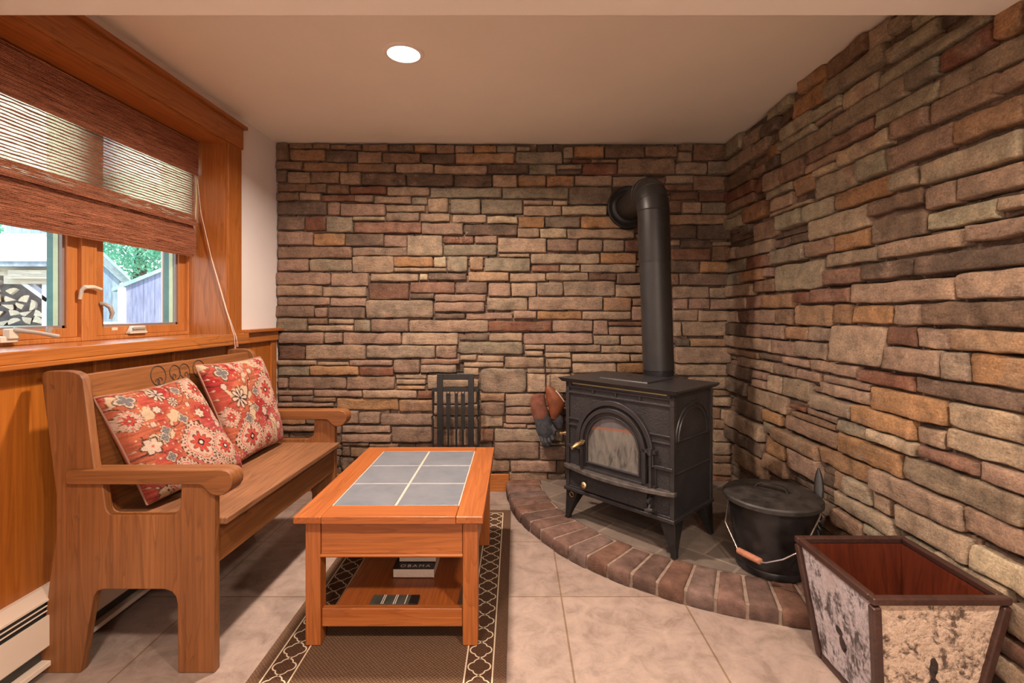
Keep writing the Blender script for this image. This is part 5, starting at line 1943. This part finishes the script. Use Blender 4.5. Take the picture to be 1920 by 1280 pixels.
def log_mesh(kind, L):
    R = 0.059
    if kind == 0:      # round
        out = [(R * .8 * cos(2 * pi * i / 12), R * .8 * sin(2 * pi * i / 12)) for i in range(12)]
    elif kind == 1:    # half
        out = [(R * 1.05 * cos(pi * i / 9), R * 1.05 * sin(pi * i / 9) - R * .4) for i in range(10)]
    elif kind == 2:    # quarter wedge
        out = [(-R * .5, -R * .55)] + [(-R * .5 + 1.5 * R * cos(pi / 2 * i / 7), -R * .55 + 1.35 * R * sin(pi / 2 * i / 7)) for i in range(8)]
    else:              # thin wedge
        out = [(-R * .9, -R * .25)] + [(-R * .9 + 1.9 * R * cos(radians(48) * i / 6), -R * .25 + 1.5 * R * sin(radians(48) * i / 6)) for i in range(7)]
    mb = MB()
    mb.mi = 0
    mb.prism(out, lambda a, b, d: (a, d, b), 0, L)
    n = len(out)
    for k, f in enumerate(mb.f):
        if len(f) == n and n != 4: mb.m[k] = 1
    if kind in (2, 3): # split faces show pale wood
        mb.m[2] = 1
        mb.m[len(mb.m) - 1] = 1
    return mb


rows = [(0, -1.10, .0), (1, -1.10, -.02), (2, -1.12, -.07), (3, -1.12, -.17), (4, -1.14, -.29), (5, -1.14, -.48)]
lowest = GZ + .055
firsts = {}
for r, xa, xb in rows:
    n = int((xb - xa) / .122)
    for i in range(n):
        kind = rng.choice((0, 1, 2, 2, 3, 3, 2, 1))
        x = xa + (i + .5) * (xb - xa) / n + (.03 if r % 2 else 0)
        if kind not in firsts:
            o = build('firewood_log', log_mesh(kind, .42), [M['bark'], M['log_end']], smooth=False, local=True)
            firsts[kind] = o
        else:
            o = firsts[kind].copy()
            C.objects.link(o)
        o.location = (-6.31 + x * .906, 6.64 + x * .42 + rng.uniform(-.03, .03), lowest + r * .100 + rng.uniform(-.016, .016))
        o.rotation_euler = (0, rng.uniform(0, 2 * pi), radians(43) + rng.uniform(-.05, .05))
        o.scale = (rng.uniform(.95, 1.2), 1, rng.uniform(.8, 1.15))
        tag(o, 'split firewood log stacked under the woodshed roof outside the window', 'log', 'firewood in the shed')

# two weathered barns


def barn(name, label, X0, X1, Y0, Y1, zl, zr, skew, mat):
    """gable wall facing the window: roof line from (X0, zl) to (X1, zr)"""
    b = thing(name, label, 'barn', ((X0 + X1) / 2, Y0, GZ))
    mb = MB().prism([(X0, GZ), (X1, GZ), (X1, zr), (X0, zl)], lambda a, c, d: (a - skew * (d - Y0), d, c), Y0, Y1)
    build('board_wall', mb, mat, b, smooth=False)
    return b


b1 = barn('barn', 'grey weathered barn whose roof slopes down to the right', -9.3, -7.20, 9.0, 11.5, 3.80, 1.70, 1.02, M['barn_blue'])
mb = MB()
mb.hexa([(-9.3, 8.97, 3.62), (-7.00, 8.97, 1.52), (-7.00, 9.0, 1.52), (-9.3, 9.0, 3.62)], [(-9.3, 8.97, 3.86), (-7.00, 8.97, 1.70), (-7.00, 9.0, 1.70), (-9.3, 9.0, 3.86)])
build('rake_board', mb, M['barn_trim'], b1, smooth=False)
mb = MB().hexa([(-9.3, 8.93, 3.86), (-6.96, 8.93, 1.67), (-9.68, 11.6, 1.67), (-12.02, 11.6, 3.86)], [(-9.3, 8.93, 3.93), (-6.96, 8.93, 1.74), (-9.68, 11.6, 1.74), (-12.02, 11.6, 3.93)])
build('roof', mb, M['barn_roof'], b1, smooth=False)
b2 = barn('barn', 'lilac grey board barn whose roof slopes up to the right', -6.36, -4.95, 8.0, 10.0, 1.50, 2.06, 0.0, M['barn_lilac'])
mb = MB().hexa([(-6.50, 7.97, 1.43), (-4.9, 7.97, 2.08), (-4.9, 10.1, 2.08), (-6.50, 10.1, 1.43)], [(-6.50, 7.97, 1.49), (-4.9, 7.97, 2.14), (-4.9, 10.1, 2.14), (-6.50, 10.1, 1.49)])
build('roof', mb, M['barn_roof'], b2, smooth=False)
build('corner_board', MB().box(-6.40, -6.29, 7.96, 8.0, GZ, 1.50), M['shed_post'], b2, smooth=False)

# trees behind the sheds


def leaf_mat():
    t = NT('tree_leaf')
    v = t.coord()
    c = t.ramp(t.noise(v, 2.2, 3), [(.3, (.10, .30, .22)), (.6, (.24, .55, .38)), (.8, (.55, .80, .66))])
    p = t.n('ShaderNodeBsdfDiffuse')
    t.l(c, p.inputs[0])
    tl = t.n('ShaderNodeBsdfTranslucent')
    t.l(c, tl.inputs[0])
    mx = t.n('ShaderNodeMixShader')
    mx.inputs[0].default_value = .35
    t.l(p.outputs[0], mx.inputs[1])
    t.l(tl.outputs[0], mx.inputs[2])
    t.l(mx.outputs[0], t.out.inputs[0])
    return t.mat


M['leaf'] = leaf_mat()


def tree(x, y, zc, R, label, n=2600):
    t = thing('leafy_tree', label, 'tree', (x, y, GZ))
    build('trunk', MB().tube([(x, y, GZ), (x + .1, y, zc - R * .3), (x, y + .1, zc + R * .4)], [.22, .16, .05], 10), M['trunk'], t)
    mb = MB()
    for _ in range(n):
        d = Vector((rng.gauss(0, 1), rng.gauss(0, 1), rng.gauss(0, 1))).normalized()
        rr = R * (rng.uniform(.25, 1)) ** .4 * (1 + .25 * noise.noise(d * 2.5 + Vector((x, y, 0))))
        c = Vector((x, y, zc)) + Vector((d.x, d.y, d.z * .85)) * rr
        a = Vector((rng.gauss(0, 1), rng.gauss(0, 1), rng.gauss(0, 1))).normalized()
        b = a.cross(d).normalized() if a.cross(d).length > .01 else Vector((1, 0, 0))
        s = rng.uniform(.04, .085)
        i = len(mb.v)
        for p in (c - a * s, c + b * s * .5, c + a * s, c - b * s * .5):
            mb.addv(p)
        mb.addf((i, i + 1, i + 2, i + 3))
    f = build('foliage', mb, M['leaf'], t, smooth=False)
    f['kind'] = 'stuff'
    return t


tree(-11.9, 15.6, 3.7, 2.1, 'leafy green tree showing between the two barn roofs', 11000)
tree(-7.6, 16.2, 4.0, 1.9, 'leafy green tree behind the lilac board barn', 6000)
tree(-16.6, 15.4, 4.6, 2.0, 'leafy green tree rising behind the woodshed roof', 6000)
